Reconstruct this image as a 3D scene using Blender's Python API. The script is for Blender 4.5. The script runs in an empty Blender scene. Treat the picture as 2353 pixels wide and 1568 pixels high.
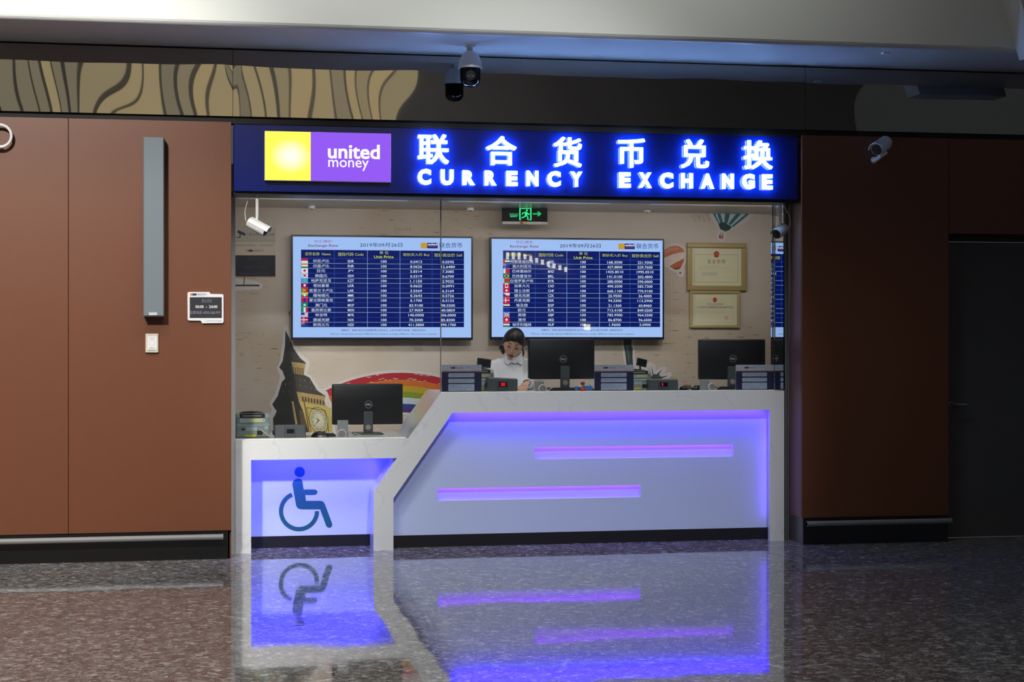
import bpy, bmesh, math, random
from mathutils import Vector, Matrix, Euler

SC = bpy.context.scene
COL = SC.collection
random.seed(7)

# ------------------------------------------------------------------ camera, world, exposure
F = 3800.0            # focal length in pixels of the 2353 px wide frame
HOR = 765.0           # horizon row
CAM_H = 1.55
YAW = math.atan(F / 20560.0)
cam_data = bpy.data.cameras.new('camera')
cam_data.sensor_width = 36.0
cam_data.lens = F / 2353.0 * 36.0
cam_data.shift_y = -(784.0 - HOR) / 2353.0
cam_data.clip_end = 200
cam = bpy.data.objects.new('camera', cam_data)
cam.location = (0, 0, CAM_H)
cam.rotation_euler = (math.pi / 2, 0, -YAW)
COL.objects.link(cam)
SC.camera = cam

world = bpy.data.worlds.new('world')
SC.world = world
world.use_nodes = True
world.node_tree.nodes['Background'].inputs[0].default_value = (0.75, 0.85, 1.0, 1)
world.node_tree.nodes['Background'].inputs[1].default_value = 0.085
SC.cycles.use_light_tree = False
SC.cycles.max_bounces = 7
SC.cycles.diffuse_bounces = 3
SC.cycles.glossy_bounces = 4
SC.cycles.transmission_bounces = 4
SC.cycles.transparent_max_bounces = 8
SC.cycles.caustics_reflective = False
SC.cycles.caustics_refractive = False
SC.view_settings.view_transform = 'Standard'
SC.view_settings.look = 'None'
SC.view_settings.exposure = 0.0
SC.view_settings.gamma = 1.0
SC.view_settings.use_curve_mapping = False


def lamp(name, kind, loc, target, power, color=(1, 1, 1), size=0.5, size_y=None, spot=None, blend=0.5, spread=None):
    d = bpy.data.lights.new(name, kind)
    d.energy = power
    d.color = color
    if kind == 'AREA':
        d.shape = 'RECTANGLE' if size_y else 'SQUARE'
        d.size = size
        if size_y:
            d.size_y = size_y
        if spread:
            d.spread = math.radians(spread)
    else:
        d.shadow_soft_size = size
    if kind == 'SPOT':
        d.spot_size = math.radians(spot)
        d.spot_blend = blend
    o = bpy.data.objects.new(name, d)
    o.location = loc
    v = Vector(target) - Vector(loc)
    o.rotation_euler = v.to_track_quat('-Z', 'Y').to_euler()
    COL.objects.link(o)
    return o


# unseen hall lights; the counter, floor, far and bulkhead ones are added fill
lamp('hall_spot_west', 'SPOT', (-2.6, 2.6, 6.4), (-1.5, 11.5, 2.0), 3600, (1.0, 0.95, 0.88), 0.3, spot=32, blend=0.7)
lamp('added_counter_spot', 'SPOT', (2.0, 1.0, 7.6), (2.15, 11.75, 0.95), 1450, (0.96, 0.98, 1.0), 0.2, spot=21.5, blend=0.35)  # added spot that brightens the counter front
lamp('added_floor_fill', 'AREA', (-2.8, 5.0, 9.6), (-2.8, 6.4, 0), 190, (1.0, 0.96, 0.92), 2.0, spread=80)  # added fill that brightens the floor before the counter
lamp('added_hall_fill', 'AREA', (3.0, -8.0, 10.2), (1.0, -12.0, 0), 700, (0.95, 0.97, 1.0), 3.0)  # added fill for the far hall wall and the ambient level
lamp('added_bulkhead_fill', 'AREA', (0.8, 8.2, 6.6), (-0.2, 10.66, 4.6), 120, (0.99, 1.0, 0.95), 7.0, 0.4, spread=120)  # added wash that brightens the white bulkhead


# ------------------------------------------------------------------ helpers
def P(u, v, Y):
    """point on the vertical plane at depth Y that stands on the photograph's column u, row v"""
    a = (u - 1176.5) / F
    b = (HOR - v) / F
    s, c = math.sin(YAW), math.cos(YAW)
    t = Y / (c - a * s)
    return Vector((t * (s + a * c), Y, CAM_H + t * b))


def PX(u, Y):
    return P(u, HOR, Y).x


def PZ(u, v, Y):
    return P(u, v, Y).z


def lin(c):
    r = []
    for x in c[:3]:
        x = x / 255.0
        r.append(x / 12.92 if x <= 0.04045 else ((x + 0.055) / 1.055) ** 2.4)
    return tuple(r)


MATS = {}


def mat(name, rgb=(128, 128, 128), rough=0.5, metal=0.0, spec=0.5, vary=0.06, scale=6.0, bump=0.0, coat=0.0):
    """plain procedural surface: base colour with a slight noise mottling"""
    if name in MATS:
        return MATS[name]
    m = bpy.data.materials.new(name)
    m.use_nodes = True
    nt = m.node_tree
    b = nt.nodes['Principled BSDF']
    base = lin(rgb)
    tc = nt.nodes.new('ShaderNodeTexCoord')
    nz = nt.nodes.new('ShaderNodeTexNoise')
    nz.inputs['Scale'].default_value = scale
    nz.inputs['Detail'].default_value = 3
    nt.links.new(tc.outputs['Object'], nz.inputs['Vector'])
    cr = nt.nodes.new('ShaderNodeMapRange')
    cr.inputs['To Min'].default_value = 1 - vary
    cr.inputs['To Max'].default_value = 1 + vary
    nt.links.new(nz.outputs['Fac'], cr.inputs['Value'])
    mx = nt.nodes.new('ShaderNodeVectorMath')
    mx.operation = 'SCALE'
    mx.inputs[0].default_value = base
    nt.links.new(cr.outputs[0], mx.inputs['Scale'])
    nt.links.new(mx.outputs[0], b.inputs['Base Color'])
    b.inputs['Roughness'].default_value = rough
    b.inputs['Metallic'].default_value = metal
    b.inputs['Specular IOR Level'].default_value = spec
    b.inputs['Coat Weight'].default_value = coat
    b.inputs['Coat Roughness'].default_value = 0.08
    if bump:
        bp = nt.nodes.new('ShaderNodeBump')
        bp.inputs['Strength'].default_value = bump
        bp.inputs['Distance'].default_value = 0.003
        n2 = nt.nodes.new('ShaderNodeTexNoise')
        n2.inputs['Scale'].default_value = 300
        nt.links.new(tc.outputs['Object'], n2.inputs['Vector'])
        nt.links.new(n2.outputs['Fac'], bp.inputs['Height'])
        nt.links.new(bp.outputs[0], b.inputs['Normal'])
    MATS[name] = m
    return m


def emat(name, rgb, strength=1.0, sampled=True):
    if name in MATS:
        return MATS[name]
    m = bpy.data.materials.new(name)
    m.use_nodes = True
    nt = m.node_tree
    nt.nodes.remove(nt.nodes['Principled BSDF'])
    e = nt.nodes.new('ShaderNodeEmission')
    e.inputs[0].default_value = (*lin(rgb), 1)
    e.inputs[1].default_value = strength
    nt.links.new(e.outputs[0], nt.nodes['Material Output'].inputs[0])
    if not sampled:
        m.cycles.emission_sampling = 'NONE'
    MATS[name] = m
    return m


def print_mat(name, emit=0.0, rough=0.6):
    """printed colours come from the mesh's own colour attribute"""
    m = bpy.data.materials.new(name)
    m.use_nodes = True
    nt = m.node_tree
    b = nt.nodes['Principled BSDF']
    at = nt.nodes.new('ShaderNodeAttribute')
    at.attribute_name = 'ink'
    if emit:
        nt.nodes.remove(b)
        e = nt.nodes.new('ShaderNodeEmission')
        e.inputs[1].default_value = emit
        nt.links.new(at.outputs['Color'], e.inputs[0])
        nt.links.new(e.outputs[0], nt.nodes['Material Output'].inputs[0])
        m.cycles.emission_sampling = 'NONE'
    else:
        tc = nt.nodes.new('ShaderNodeTexCoord')
        nz = nt.nodes.new('ShaderNodeTexNoise')
        nz.inputs['Scale'].default_value = 40
        nt.links.new(tc.outputs['Object'], nz.inputs['Vector'])
        cr = nt.nodes.new('ShaderNodeMapRange')
        cr.inputs['To Min'].default_value = 0.75
        cr.inputs['To Max'].default_value = 1.25
        nt.links.new(nz.outputs['Fac'], cr.inputs['Value'])
        mx = nt.nodes.new('ShaderNodeVectorMath')
        mx.operation = 'SCALE'
        nt.links.new(at.outputs['Color'], mx.inputs[0])
        nt.links.new(cr.outputs[0], mx.inputs['Scale'])
        nt.links.new(mx.outputs[0], b.inputs['Base Color'])
        b.inputs['Roughness'].default_value = rough
    MATS[name] = m
    return m


INK = print_mat('ink_print')
INK_SCREEN = print_mat('screen_image', emit=1.0)

ORIGIN = {}


def tag(o, label=None, cat=None, group=None, kind=None):
    if label:
        o['label'] = label
    if cat:
        o['category'] = cat
    if group:
        o['group'] = group
    if kind:
        o['kind'] = kind
    return o


def thing(name, loc, label, cat, group=None):
    o = bpy.data.objects.new(name, None)
    o.empty_display_size = 0.1
    o.location = loc
    COL.objects.link(o)
    ORIGIN[o] = Vector(loc)
    return tag(o, label, cat, group)


class MB:
    def __init__(self):
        self.bm = bmesh.new()

    def merge(self, tmp, M=None):
        me = bpy.data.meshes.new('tmp')
        tmp.to_mesh(me)
        tmp.free()
        if M is not None:
            me.transform(M)
        self.bm.from_mesh(me)
        bpy.data.meshes.remove(me)

    def box(self, x0, x1, y0, y1, z0, z1, bev=0.0, seg=2, M=None):
        t = bmesh.new()
        bmesh.ops.create_cube(t, size=1)
        for v in t.verts:
            v.co = Vector(((x0 + x1) / 2 + v.co.x * (x1 - x0), (y0 + y1) / 2 + v.co.y * (y1 - y0), (z0 + z1) / 2 + v.co.z * (z1 - z0)))
        if bev:
            bmesh.ops.bevel(t, geom=list(t.edges), offset=bev, segments=seg, affect='EDGES', profile=0.5)
        self.merge(t, M)
        return self

    def ring(self, rings, cap=True, closed=False):
        """loft a list of equally long vertex loops"""
        bm = self.bm
        vs = [[bm.verts.new(p) for p in r] for r in rings]
        n = len(vs[0])
        for i in range(len(vs) - (0 if closed else 1)):
            a, b = vs[i], vs[(i + 1) % len(vs)]
            for k in range(n):
                try:
                    bm.faces.new((a[k], a[(k + 1) % n], b[(k + 1) % n], b[k]))
                except ValueError:
                    pass
        if cap and not closed:
            for r, rev in ((vs[0], True), (vs[-1], False)):
                try:
                    bm.faces.new(list(reversed(r)) if rev else r)
                except ValueError:
                    pass
        return self

    def tube(self, pts, r, seg=10, cap=True):
        pts = [Vector(p) for p in pts]
        rs = r if isinstance(r, (list, tuple)) else [r] * len(pts)
        rings = []
        up = None
        for i, p in enumerate(pts):
            d = (pts[min(i + 1, len(pts) - 1)] - pts[max(i - 1, 0)]).normalized()
            if up is None:
                up = Vector((0, 0, 1)) if abs(d.z) < 0.9 else Vector((0, 1, 0))
            s = d.cross(up).normalized()
            up = s.cross(d).normalized()
            rings.append([p + (s * math.cos(2 * math.pi * k / seg) + up * math.sin(2 * math.pi * k / seg)) * rs[i] for k in range(seg)])
        return self.ring(rings, cap)

    def lathe(self, prof, M=None, seg=24, arc=None):
        """prof: (radius, height) pairs about local z"""
        M = M or Matrix()
        rings = []
        for r, z in prof:
            r = max(r, 1e-5)
            rings.append([M @ Vector((r * math.cos(2 * math.pi * k / seg), r * math.sin(2 * math.pi * k / seg), z)) for k in range(seg)])
        return self.ring(rings, True)

    def prism(self, poly, y0, y1):
        """poly of (x, z) pushed from depth y0 to y1"""
        bm = self.bm
        a = [bm.verts.new((x, y0, z)) for x, z in poly]
        b = [bm.verts.new((x, y1, z)) for x, z in poly]
        n = len(poly)
        bm.faces.new(a)
        bm.faces.new(list(reversed(b)))
        for k in range(n):
            bm.faces.new((a[(k + 1) % n], a[k], b[k], b[(k + 1) % n]))
        return self

    def ball(self, c, r, seg=16, rings=10, M=None):
        t = bmesh.new()
        bmesh.ops.create_uvsphere(t, u_segments=seg, v_segments=rings, radius=1)
        rr = r if isinstance(r, (list, tuple, Vector)) else (r, r, r)
        T = Matrix.Translation(Vector(c)) @ (M or Matrix()) @ Matrix.Diagonal((*rr, 1))
        self.merge(t, T)
        return self

    def build(self, name, material, parent=None, smooth=False, auto=None, **tags):
        bmesh.ops.recalc_face_normals(self.bm, faces=list(self.bm.faces))
        me = bpy.data.meshes.new(name)
        self.bm.to_mesh(me)
        self.bm.free()
        return link_mesh(me, name, material, parent, smooth, **tags)


def link_mesh(me, name, material, parent=None, smooth=False, **tags):
    o = bpy.data.objects.new(name, me)
    COL.objects.link(o)
    if parent is not None:
        L = ORIGIN[parent]
        o.parent = parent
        me.transform(Matrix.Translation(-L))
        ORIGIN[o] = L
    else:
        lo = Vector((min(v.co.x for v in me.vertices), min(v.co.y for v in me.vertices), min(v.co.z for v in me.vertices)))
        hi = Vector((max(v.co.x for v in me.vertices), max(v.co.y for v in me.vertices), max(v.co.z for v in me.vertices)))
        L = Vector(((lo.x + hi.x) / 2, (lo.y + hi.y) / 2, lo.z))
        me.transform(Matrix.Translation(-L))
        o.location = L
        ORIGIN[o] = L
    if material:
        me.materials.append(material)
    if smooth:
        for p in me.polygons:
            p.use_smooth = True
        try:
            me.set_sharp_from_angle(angle=math.radians(smooth if smooth is not True else 40))
        except Exception:
            pass
    tag(o, tags.get('label'), tags.get('cat'), tags.get('group'), tags.get('kind'))
    return o


def box(name, material, x0, x1, y0, y1, z0, z1, parent=None, bev=0.0, **tags):
    return MB().box(x0, x1, y0, y1, z0, z1, bev).build(name, material, parent, **tags)


# ---- text and flat prints
_T = {}


def glyphs(s, bold=0.0, extrude=0.0, res=3):
    if any(ord(c) > 255 for c in s):
        bold = 0.0            # an outset would clog the dense Chinese characters
    k = (s, bold, extrude, res)
    if k in _T:
        return _T[k]
    c = bpy.data.curves.new('t', 'FONT')
    c.body = s
    c.offset = bold
    c.extrude = extrude
    c.resolution_u = res
    o = bpy.data.objects.new('t', c)
    COL.objects.link(o)
    dg = bpy.context.evaluated_depsgraph_get()
    ev = o.evaluated_get(dg)
    m = ev.to_mesh()
    vs = [tuple(v.co) for v in m.vertices]
    fs = [tuple(p.vertices) for p in m.polygons]
    ev.to_mesh_clear()
    bpy.data.objects.remove(o)
    bpy.data.curves.remove(c)
    x0, x1 = min(v[0] for v in vs), max(v[0] for v in vs)
    z0, z1 = min(v[1] for v in vs), max(v[1] for v in vs)
    _T[k] = (vs, fs, (x0, x1, z0, z1))
    return _T[k]


def fit_text(s, x0, x1, z0, z1, y0, y1=None, bold=0.0, res=3):
    """glyph mesh fitted to the box x0..x1, z0..z1; y1 gives it thickness"""
    vs, fs, (a, b, c, d) = glyphs(s, bold, 0.5 if y1 is not None else 0.0, res)
    out = []
    for v in vs:
        y = y0 if y1 is None else (y0 + y1) / 2 + v[2] * -(y1 - y0)
        out.append((x0 + (v[0] - a) / (b - a) * (x1 - x0), y, z0 + (v[1] - c) / (d - c) * (z1 - z0)))
    return out, fs


class Sheet:
    """flat coloured print: polygons and lettering, each layer a hair in front of the one below"""

    def __init__(self, y, m=None, step=0.0005):
        self.y, self.m, self.step, self.n = y, m or (lambda x, z: (x, z)), step, 0
        self.v, self.f, self.c = [], [], []

    def poly(self, pts, rgb, layer=0):
        i = len(self.v)
        for p in pts:
            x, z = self.m(*p)
            self.v.append((x, self.y - layer * self.step, z))
        self.f.append(tuple(range(i, i + len(pts))))
        self.c.append(rgb)

    def rect(self, x0, z0, x1, z1, rgb, layer=0):
        self.poly([(x0, z0), (x1, z0), (x1, z1), (x0, z1)], rgb, layer)

    def disc(self, cx, cz, r, rgb, layer=0, rz=None, n=20, rot=0):
        rz = rz or r
        ca, sa = math.cos(rot), math.sin(rot)
        self.poly([(cx + r * math.cos(2 * math.pi * k / n) * ca - rz * math.sin(2 * math.pi * k / n) * sa,
                    cz + r * math.cos(2 * math.pi * k / n) * sa + rz * math.sin(2 * math.pi * k / n) * ca) for k in range(n)], rgb, layer)

    def band(self, inner, outer, rgb, layer=0):
        for k in range(len(inner) - 1):
            self.poly([inner[k], inner[k + 1], outer[k + 1], outer[k]], rgb, layer)

    def text(self, s, x0, z0, x1, z1, rgb, layer=0, bold=0.0, res=2):
        """z0 is the top row of the box, z1 its bottom row, in the sheet's own coordinates"""
        vs, fs, (a, b, c, d) = glyphs(s, bold, 0.0, res)
        i = len(self.v)
        for v in vs:
            x, z = self.m(x0 + (v[0] - a) / (b - a) * (x1 - x0), z1 + (v[1] - c) / (d - c) * (z0 - z1))
            self.v.append((x, self.y - layer * self.step, z))
        for f in fs:
            self.f.append(tuple(k + i for k in f))
            self.c.append(rgb)

    def build(self, name, material, parent=None, **tags):
        me = bpy.data.meshes.new(name)
        me.from_pydata(self.v, [], self.f)
        ca = me.color_attributes.new('ink', 'FLOAT_COLOR', 'CORNER')
        k = 0
        for p, c in zip(me.polygons, self.c):
            l = (*lin(c), 1)
            for _ in p.vertices:
                ca.data[k].color = l
                k += 1
        # every face looks towards the hall (-y)
        bm = bmesh.new()
        bm.from_mesh(me)
        for f in bm.faces:
            if f.normal.y > 0:
                f.normal_flip()
        bm.to_mesh(me)
        bm.free()
        return link_mesh(me, name, material, parent, **tags)


def at(Y, ox=0.0, oy=0.0, k=1.0):
    """map for a Sheet drawn in coordinates measured on an enlarged view of the photograph"""
    def m(x, y):
        p = P(ox + x / k, oy + y / k, Y)
        return p.x, p.z
    return m


def rail(name, X0, X1, label, parent=None):
    r = thing(name, (X0, 11.44, 0.16), label, 'rail')
    MB().tube([(X0, 11.43, 0.16), (X1, 11.43, 0.16)], 0.0195, 20).build('tube', mat('brushed_steel', (224, 222, 216), 0.34, 0.2), r, smooth=True)
    for X in (X0 + 0.004, X1 - 0.004):
        MB().tube([(X - 0.004, 11.43, 0.16), (X + 0.004, 11.43, 0.16)], 0.0215, 20).build('end_cap', mat('brushed_steel'), r, smooth=True)
    for X in (X0 + 0.12, X1 - 0.12):
        MB().tube([(X - 0.003, 11.43, 0.16), (X + 0.003, 11.43, 0.16)], 0.0208, 20).build('collar', mat('brushed_steel'), r, smooth=True)
        MB().tube([(X, 11.43, 0.16), (X, 11.515, 0.16)], 0.01, 10).build('bracket', mat('brushed_steel'), r, smooth=True)
    return r


# ------------------------------------------------------------------ structure
WY = 11.49     # face of the brown wall panels
CY = 11.75     # front of the counter
BY = 13.20     # back wall of the booth
XL = 0.168     # right edge of the left wall
XR = 4.278     # left edge of the right wall


def floor_material():
    m = bpy.data.materials.new('polished_terrazzo')
    m.use_nodes = True
    nt = m.node_tree
    b = nt.nodes['Principled BSDF']
    tc = nt.nodes.new('ShaderNodeTexCoord')

    def chips(scale, stops):
        v = nt.nodes.new('ShaderNodeTexVoronoi')
        v.inputs['Scale'].default_value = scale
        v.inputs['Randomness'].default_value = 1
        nt.links.new(tc.outputs['Object'], v.inputs['Vector'])
        sp = nt.nodes.new('ShaderNodeSeparateColor')
        nt.links.new(v.outputs['Color'], sp.inputs[0])
        r = nt.nodes.new('ShaderNodeValToRGB')
        r.color_ramp.interpolation = 'CONSTANT'
        e = r.color_ramp.elements
        e[0].position, e[0].color = stops[0][0], (*stops[0][1], 1)
        e[1].position, e[1].color = stops[1][0], (*stops[1][1], 1)
        for p, c in stops[2:]:
            q = e.new(p)
            q.color = (*c, 1)
        nt.links.new(sp.outputs[0], r.inputs[0])
        return r
    a = chips(34, [(0, (.045, .040, .040)), (.30, (.17, .155, .148)), (.62, (.26, .245, .236)), (.84, (.44, .43, .42)), (.95, (.66, .66, .65))])
    c = chips(90, [(0, (.07, .064, .062)), (.35, (.21, .195, .19)), (.75, (.35, .34, .33)), (.93, (.60, .60, .59))])
    mx = nt.nodes.new('ShaderNodeMix')
    mx.data_type = 'RGBA'
    mx.inputs[0].default_value = 0.5
    nt.links.new(a.outputs[0], mx.inputs['A'])
    nt.links.new(c.outputs[0], mx.inputs['B'])
    nt.links.new(mx.outputs['Result'], b.inputs['Base Color'])
    b.inputs['Roughness'].default_value = 0.045
    b.inputs['IOR'].default_value = 1.75
    n = nt.nodes.new('ShaderNodeTexNoise')
    n.inputs['Scale'].default_value = 1.6
    n.inputs['Detail'].default_value = 1.5
    nt.links.new(tc.outputs['Object'], n.inputs['Vector'])
    bp = nt.nodes.new('ShaderNodeBump')
    bp.inputs['Strength'].default_value = 0.35
    bp.inputs['Distance'].default_value = 0.006
    nt.links.new(n.outputs['Fac'], bp.inputs['Height'])
    nt.links.new(bp.outputs[0], b.inputs['Normal'])
    return m


box('floor', floor_material(), -14, 16, -17, 13.4, -0.1, 0.0, kind='structure')
# brass joint running diagonally across the terrazzo
j0, j1 = Vector((1.4, 5.9, 0)), Vector((6.6, 10.45, 0))
jd = (j1 - j0).normalized()
jn = Vector((-jd.y, jd.x, 0)) * 0.003
t = MB()
t.ring([[j0 - jn, j0 + jn, j0 + jn + Vector((0, 0, .0012)), j0 - jn + Vector((0, 0, .0012))],
        [j1 - jn, j1 + jn, j1 + jn + Vector((0, 0, .0012)), j1 - jn + Vector((0, 0, .0012))]])
t.build('trim_1', mat('joint_metal', (150, 146, 140), 0.4, 0.6), kind='structure')

BROWN = mat('brown_laminate', (107, 63, 41), 0.42, 0.0, 0.4, 0.04, 14)
BLACK = mat('black_gap', (6, 6, 7), 0.7)
SKIRT = mat('black_skirting', (22, 22, 23), 0.28)

wl = box('wall_left', BLACK, -5.5, XL - 0.01, WY + 0.03, WY + 0.12, 0.0, 3.0, kind='structure')
for x0, x1 in ((-5.5, -3.2), (-3.197, PX(157, WY) - 0.0015), (PX(157, WY) + 0.0015, XL)):
    box('panel', BROWN, x0, x1, WY, WY + 0.03, 0.196, 2.995, wl, 0.0015)
box('return_panel', BROWN, XL - 0.03, XL, WY + 0.03, 12.0, 0.0, 2.995, wl, 0.0015)
box('baseboard_left', SKIRT, -5.5, XL - 0.022, WY + 0.01, WY + 0.03, 0.0, 0.194, kind='structure')

wr = box('wall_right', BLACK, XR + 0.01, 8.0, WY + 0.03, WY + 0.10, 2.30, 3.0, kind='structure')
XD = PX(2180, WY)
box('panel', BROWN, XR, XD - 0.0015, WY, WY + 0.03, 0.196, 2.995, wr, 0.0015)
box('panel', BROWN, XD + 0.0015, 8.0, WY, WY + 0.03, 2.287, 2.995, wr, 0.0015)
box('backing', BLACK, XR + 0.03, XD - 0.02, WY + 0.03, WY + 0.10, 0.0, 2.30, wr)
box('return_panel', mat('brown_laminate_sheen', (112, 78, 82), 0.3, 0, 0.5, 0.03), XR, XR + 0.03, WY + 0.03, 11.99, 0.196, 2.995, wr, 0.0015)  # brown laminate; its purple-grey reflection is put into the colour
box('door_reveal', BROWN, XD - 0.02, XD, WY + 0.03, 11.72, 0.0, 2.287, wr)
box('baseboard_right', SKIRT, XR + 0.012, XD - 0.002, WY + 0.008, WY + 0.03, 0.0, 0.194, kind='structure')
box('baseboard_return', mat('steel_skirting', (120, 120, 122), 0.3, 0.8), XR + 0.012, XR + 0.03, WY + 0.03, 11.99, 0.0, 0.194, kind='structure')

# dark door set back in the right wall
d1 = box('door_1', mat('charcoal_door', (84, 84, 86), 0.5, 0, 0.3), XD + 0.045, 7.2, 11.67, 11.71, 0.005, 2.235, bev=0.002, kind='structure')
box('door_head', mat('door_frame_dark', (24, 22, 22), 0.5), XD, 7.3, 11.64, 11.72, 2.24, 2.30, d1)
box('door_stop', mat('door_frame_dark'), XD, XD + 0.04, 11.66, 11.72, 0.0, 2.24, d1)
h = MB()
hz = PZ(2200, 930, 11.62)
hx = PX(2192, 11.62)
h.tube([(hx, 11.67, hz), (hx, 11.625, hz), (hx + 0.012, 11.612, hz), (hx + 0.10, 11.61, hz - 0.002)], 0.008, 10)
h.build('handle', mat('brushed_steel'), d1, smooth=True)
t = MB()
t.lathe([(0.024, 0), (0.024, 0.006), (0.02, 0.009)], Matrix.Translation((hx, 11.67, hz)) @ Matrix.Rotation(math.pi / 2, 4, 'X'))
t.build('handle_rose', mat('brushed_steel'), d1, smooth=True)

rail('bumper_rail', -4.6, PX(513, 11.43), 'steel bumper rail along foot of the brown wall beside the counter')
rail('bumper_rail', PX(1853, 11.43), PX(2186, 11.43), 'short steel bumper rail at foot of the dark wall beside the door')

# dark mirror-steel fascia over the shopfront, slightly buckled panels
STEEL = mat('dark_mirror_steel', (140, 134, 126), 0.012, 1.0, 0.5, 0.03, 3)


def fascia_panel(x0, x1, amp, seed, parent):
    nx, nz = 180, 26
    z0, z1 = 3.032, 3.486
    vs, fs = [], []
    for j in range(nz + 1):
        for i in range(nx + 1):
            x = x0 + (x1 - x0) * i / nx
            z = z0 + (z1 - z0) * j / nz
            s, q = x + seed, (z - z0) / (z1 - z0)
            d = amp * (0.0022 * math.sin(2.3 * s + 0.5) + 0.0016 * math.sin(4.1 * s + 1.1 * q + seed)
                       + 0.0030 * (q - 0.4) * math.sin(3.2 * s + 2.0) + 0.0022 * (q - 0.5) ** 2 * 2 * math.sin(5.6 * s)
                       + 0.0008 * math.sin(9.0 * s + 2.5 * q))
            e = min(1.0, (x - x0) / 0.05, (x1 - x) / 0.05)
            vs.append((x, 11.472 + d * (0.35 + 0.65 * max(e, 0)), z))
    for j in range(nz):
        for i in range(nx):
            a = j * (nx + 1) + i
            fs.append((a, a + 1, a + nx + 2, a + nx + 1))
    me = bpy.data.meshes.new('fascia_panel')
    me.from_pydata(vs, [], fs)
    o = link_mesh(me, 'fascia_panel', STEEL, parent)
    for p in me.polygons:
        p.use_smooth = True
    return o


fa = box('trim_2', BLACK, -5.5, 8.0, 11.50, 11.60, 2.985, 3.52, kind='structure')
XJ = PX(535, 11.472)
fascia_panel(-5.0, XJ - 0.0015, 0.42, 0.7, fa)
fascia_panel(XJ + 0.0015, PX(1850, 11.472), 0.36, 2.9, fa)
fascia_panel(PX(1850, 11.472) + 0.003, 8.0, 0.3, 5.0, fa)

SOFF = mat('soffit_paint', (214, 216, 220), 0.3, 0, 0.5, 0.02, 2)
WHITE = mat('white_paint', (222, 224, 220), 0.6, 0, 0.3, 0.02, 1.2)
b = MB()
b.box(-9, 11, 10.66, 11.60, 3.50, 3.60, 0.03, 3)
b.build('ceiling_soffit', SOFF, kind='structure', smooth=True)
box('wall_bulkhead', WHITE, -9, 11, 10.655, 10.80, 3.512, 9.0, bev=0.02, kind='structure')
# slanting white fin on the bulkhead that cuts the top right corner
p0, p1 = P(2302, 0, 10.64), P(2353, 165, 10.64)
sl = (p1.x - p0.x) / (p1.z - p0.z)
xa = lambda z: p0.x + (z - p0.z) * sl
t = MB()
t.prism([(xa(3.44), 3.44), (xa(3.44) + 0.75, 3.44), (xa(7) + 0.75, 7), (xa(7), 7)], 10.4, 10.654)
t.build('wall_fin', WHITE, kind='structure')

# ---- the booth
def map_wall_material():
    m = bpy.data.materials.new('map_wallpaper')
    m.use_nodes = True
    nt = m.node_tree
    b = nt.nodes['Principled BSDF']
    tc = nt.nodes.new('ShaderNodeTexCoord')
    big = nt.nodes.new('ShaderNodeTexNoise')
    big.inputs['Scale'].default_value = 1.1
    big.inputs['Detail'].default_value = 6
    nt.links.new(tc.outputs['Object'], big.inputs['Vector'])
    mp = nt.nodes.new('ShaderNodeMapping')
    mp.inputs['Scale'].default_value = (5, 1, 26)
    nt.links.new(tc.outputs['Object'], mp.inputs['Vector'])
    st = nt.nodes.new('ShaderNodeTexNoise')
    st.inputs['Scale'].default_value = 2.2
    st.inputs['Detail'].default_value = 7
    nt.links.new(mp.outputs[0], st.inputs['Vector'])
    r1 = nt.nodes.new('ShaderNodeValToRGB')
    e = r1.color_ramp.elements
    e[0].position, e[0].color = 0.36, (*lin((190, 171, 150)), 1)
    e[1].position, e[1].color = 0.60, (*lin((208, 195, 185)), 1)
    nt.links.new(big.outputs['Fac'], r1.inputs[0])
    r2 = nt.nodes.new('ShaderNodeValToRGB')
    e = r2.color_ramp.elements
    e[0].position, e[0].color = 0.60, (0, 0, 0, 1)
    e[1].position, e[1].color = 0.70, (1, 1, 1, 1)
    nt.links.new(st.outputs['Fac'], r2.inputs[0])
    r3 = nt.nodes.new('ShaderNodeValToRGB')
    e = r3.color_ramp.elements
    e[0].position, e[0].color = 0.40, (0.9, 0.9, 0.9, 1)
    e[1].position, e[1].color = 0.52, (0, 0, 0, 1)
    nt.links.new(big.outputs['Fac'], r3.inputs[0])
    ml = nt.nodes.new('ShaderNodeMath')
    ml.operation = 'MULTIPLY'
    nt.links.new(r2.outputs[0], ml.inputs[0])
    nt.links.new(r3.outputs[0], ml.inputs[1])
    mx = nt.nodes.new('ShaderNodeMix')
    mx.data_type = 'RGBA'
    nt.links.new(ml.outputs[0], mx.inputs[0])
    nt.links.new(r1.outputs[0], mx.inputs['A'])
    mx.inputs['B'].default_value = (*lin((128, 98, 58)), 1)
    nt.links.new(mx.outputs['Result'], b.inputs['Base Color'])
    b.inputs['Roughness'].default_value = 0.55
    return m


wb = box('wall_back', map_wall_material(), -0.4, 5.4, BY, BY + 0.1, 0.0, 2.72, kind='structure')
box('wall_booth_left', mat('booth_paint', (190, 180, 168), 0.6), -0.4, -0.3, 11.62, BY, 0.0, 2.72, kind='structure')
box('wall_booth_right', mat('booth_paint'), 5.3, 5.4, 12.3, BY, 0.0, 2.72, kind='structure')
box('ceiling', mat('booth_ceiling', (176, 164, 150), 0.28), -0.4, 5.4, 11.60, BY, 2.54, 2.72, kind='structure')
# steel head frame of the glazing and jamb strips
box('trim_3', mat('satin_steel', (168, 160, 148), 0.3, 0.35, 0.5, 0.08, 5), XL - 0.02, 4.30, 11.81, 11.86, 2.506, 2.54, kind='structure')
box('trim_4', mat('pale_jamb', (206, 206, 200), 0.4), XL, 0.2, 11.76, 11.80, 0.0, 2.50, kind='structure')

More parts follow.
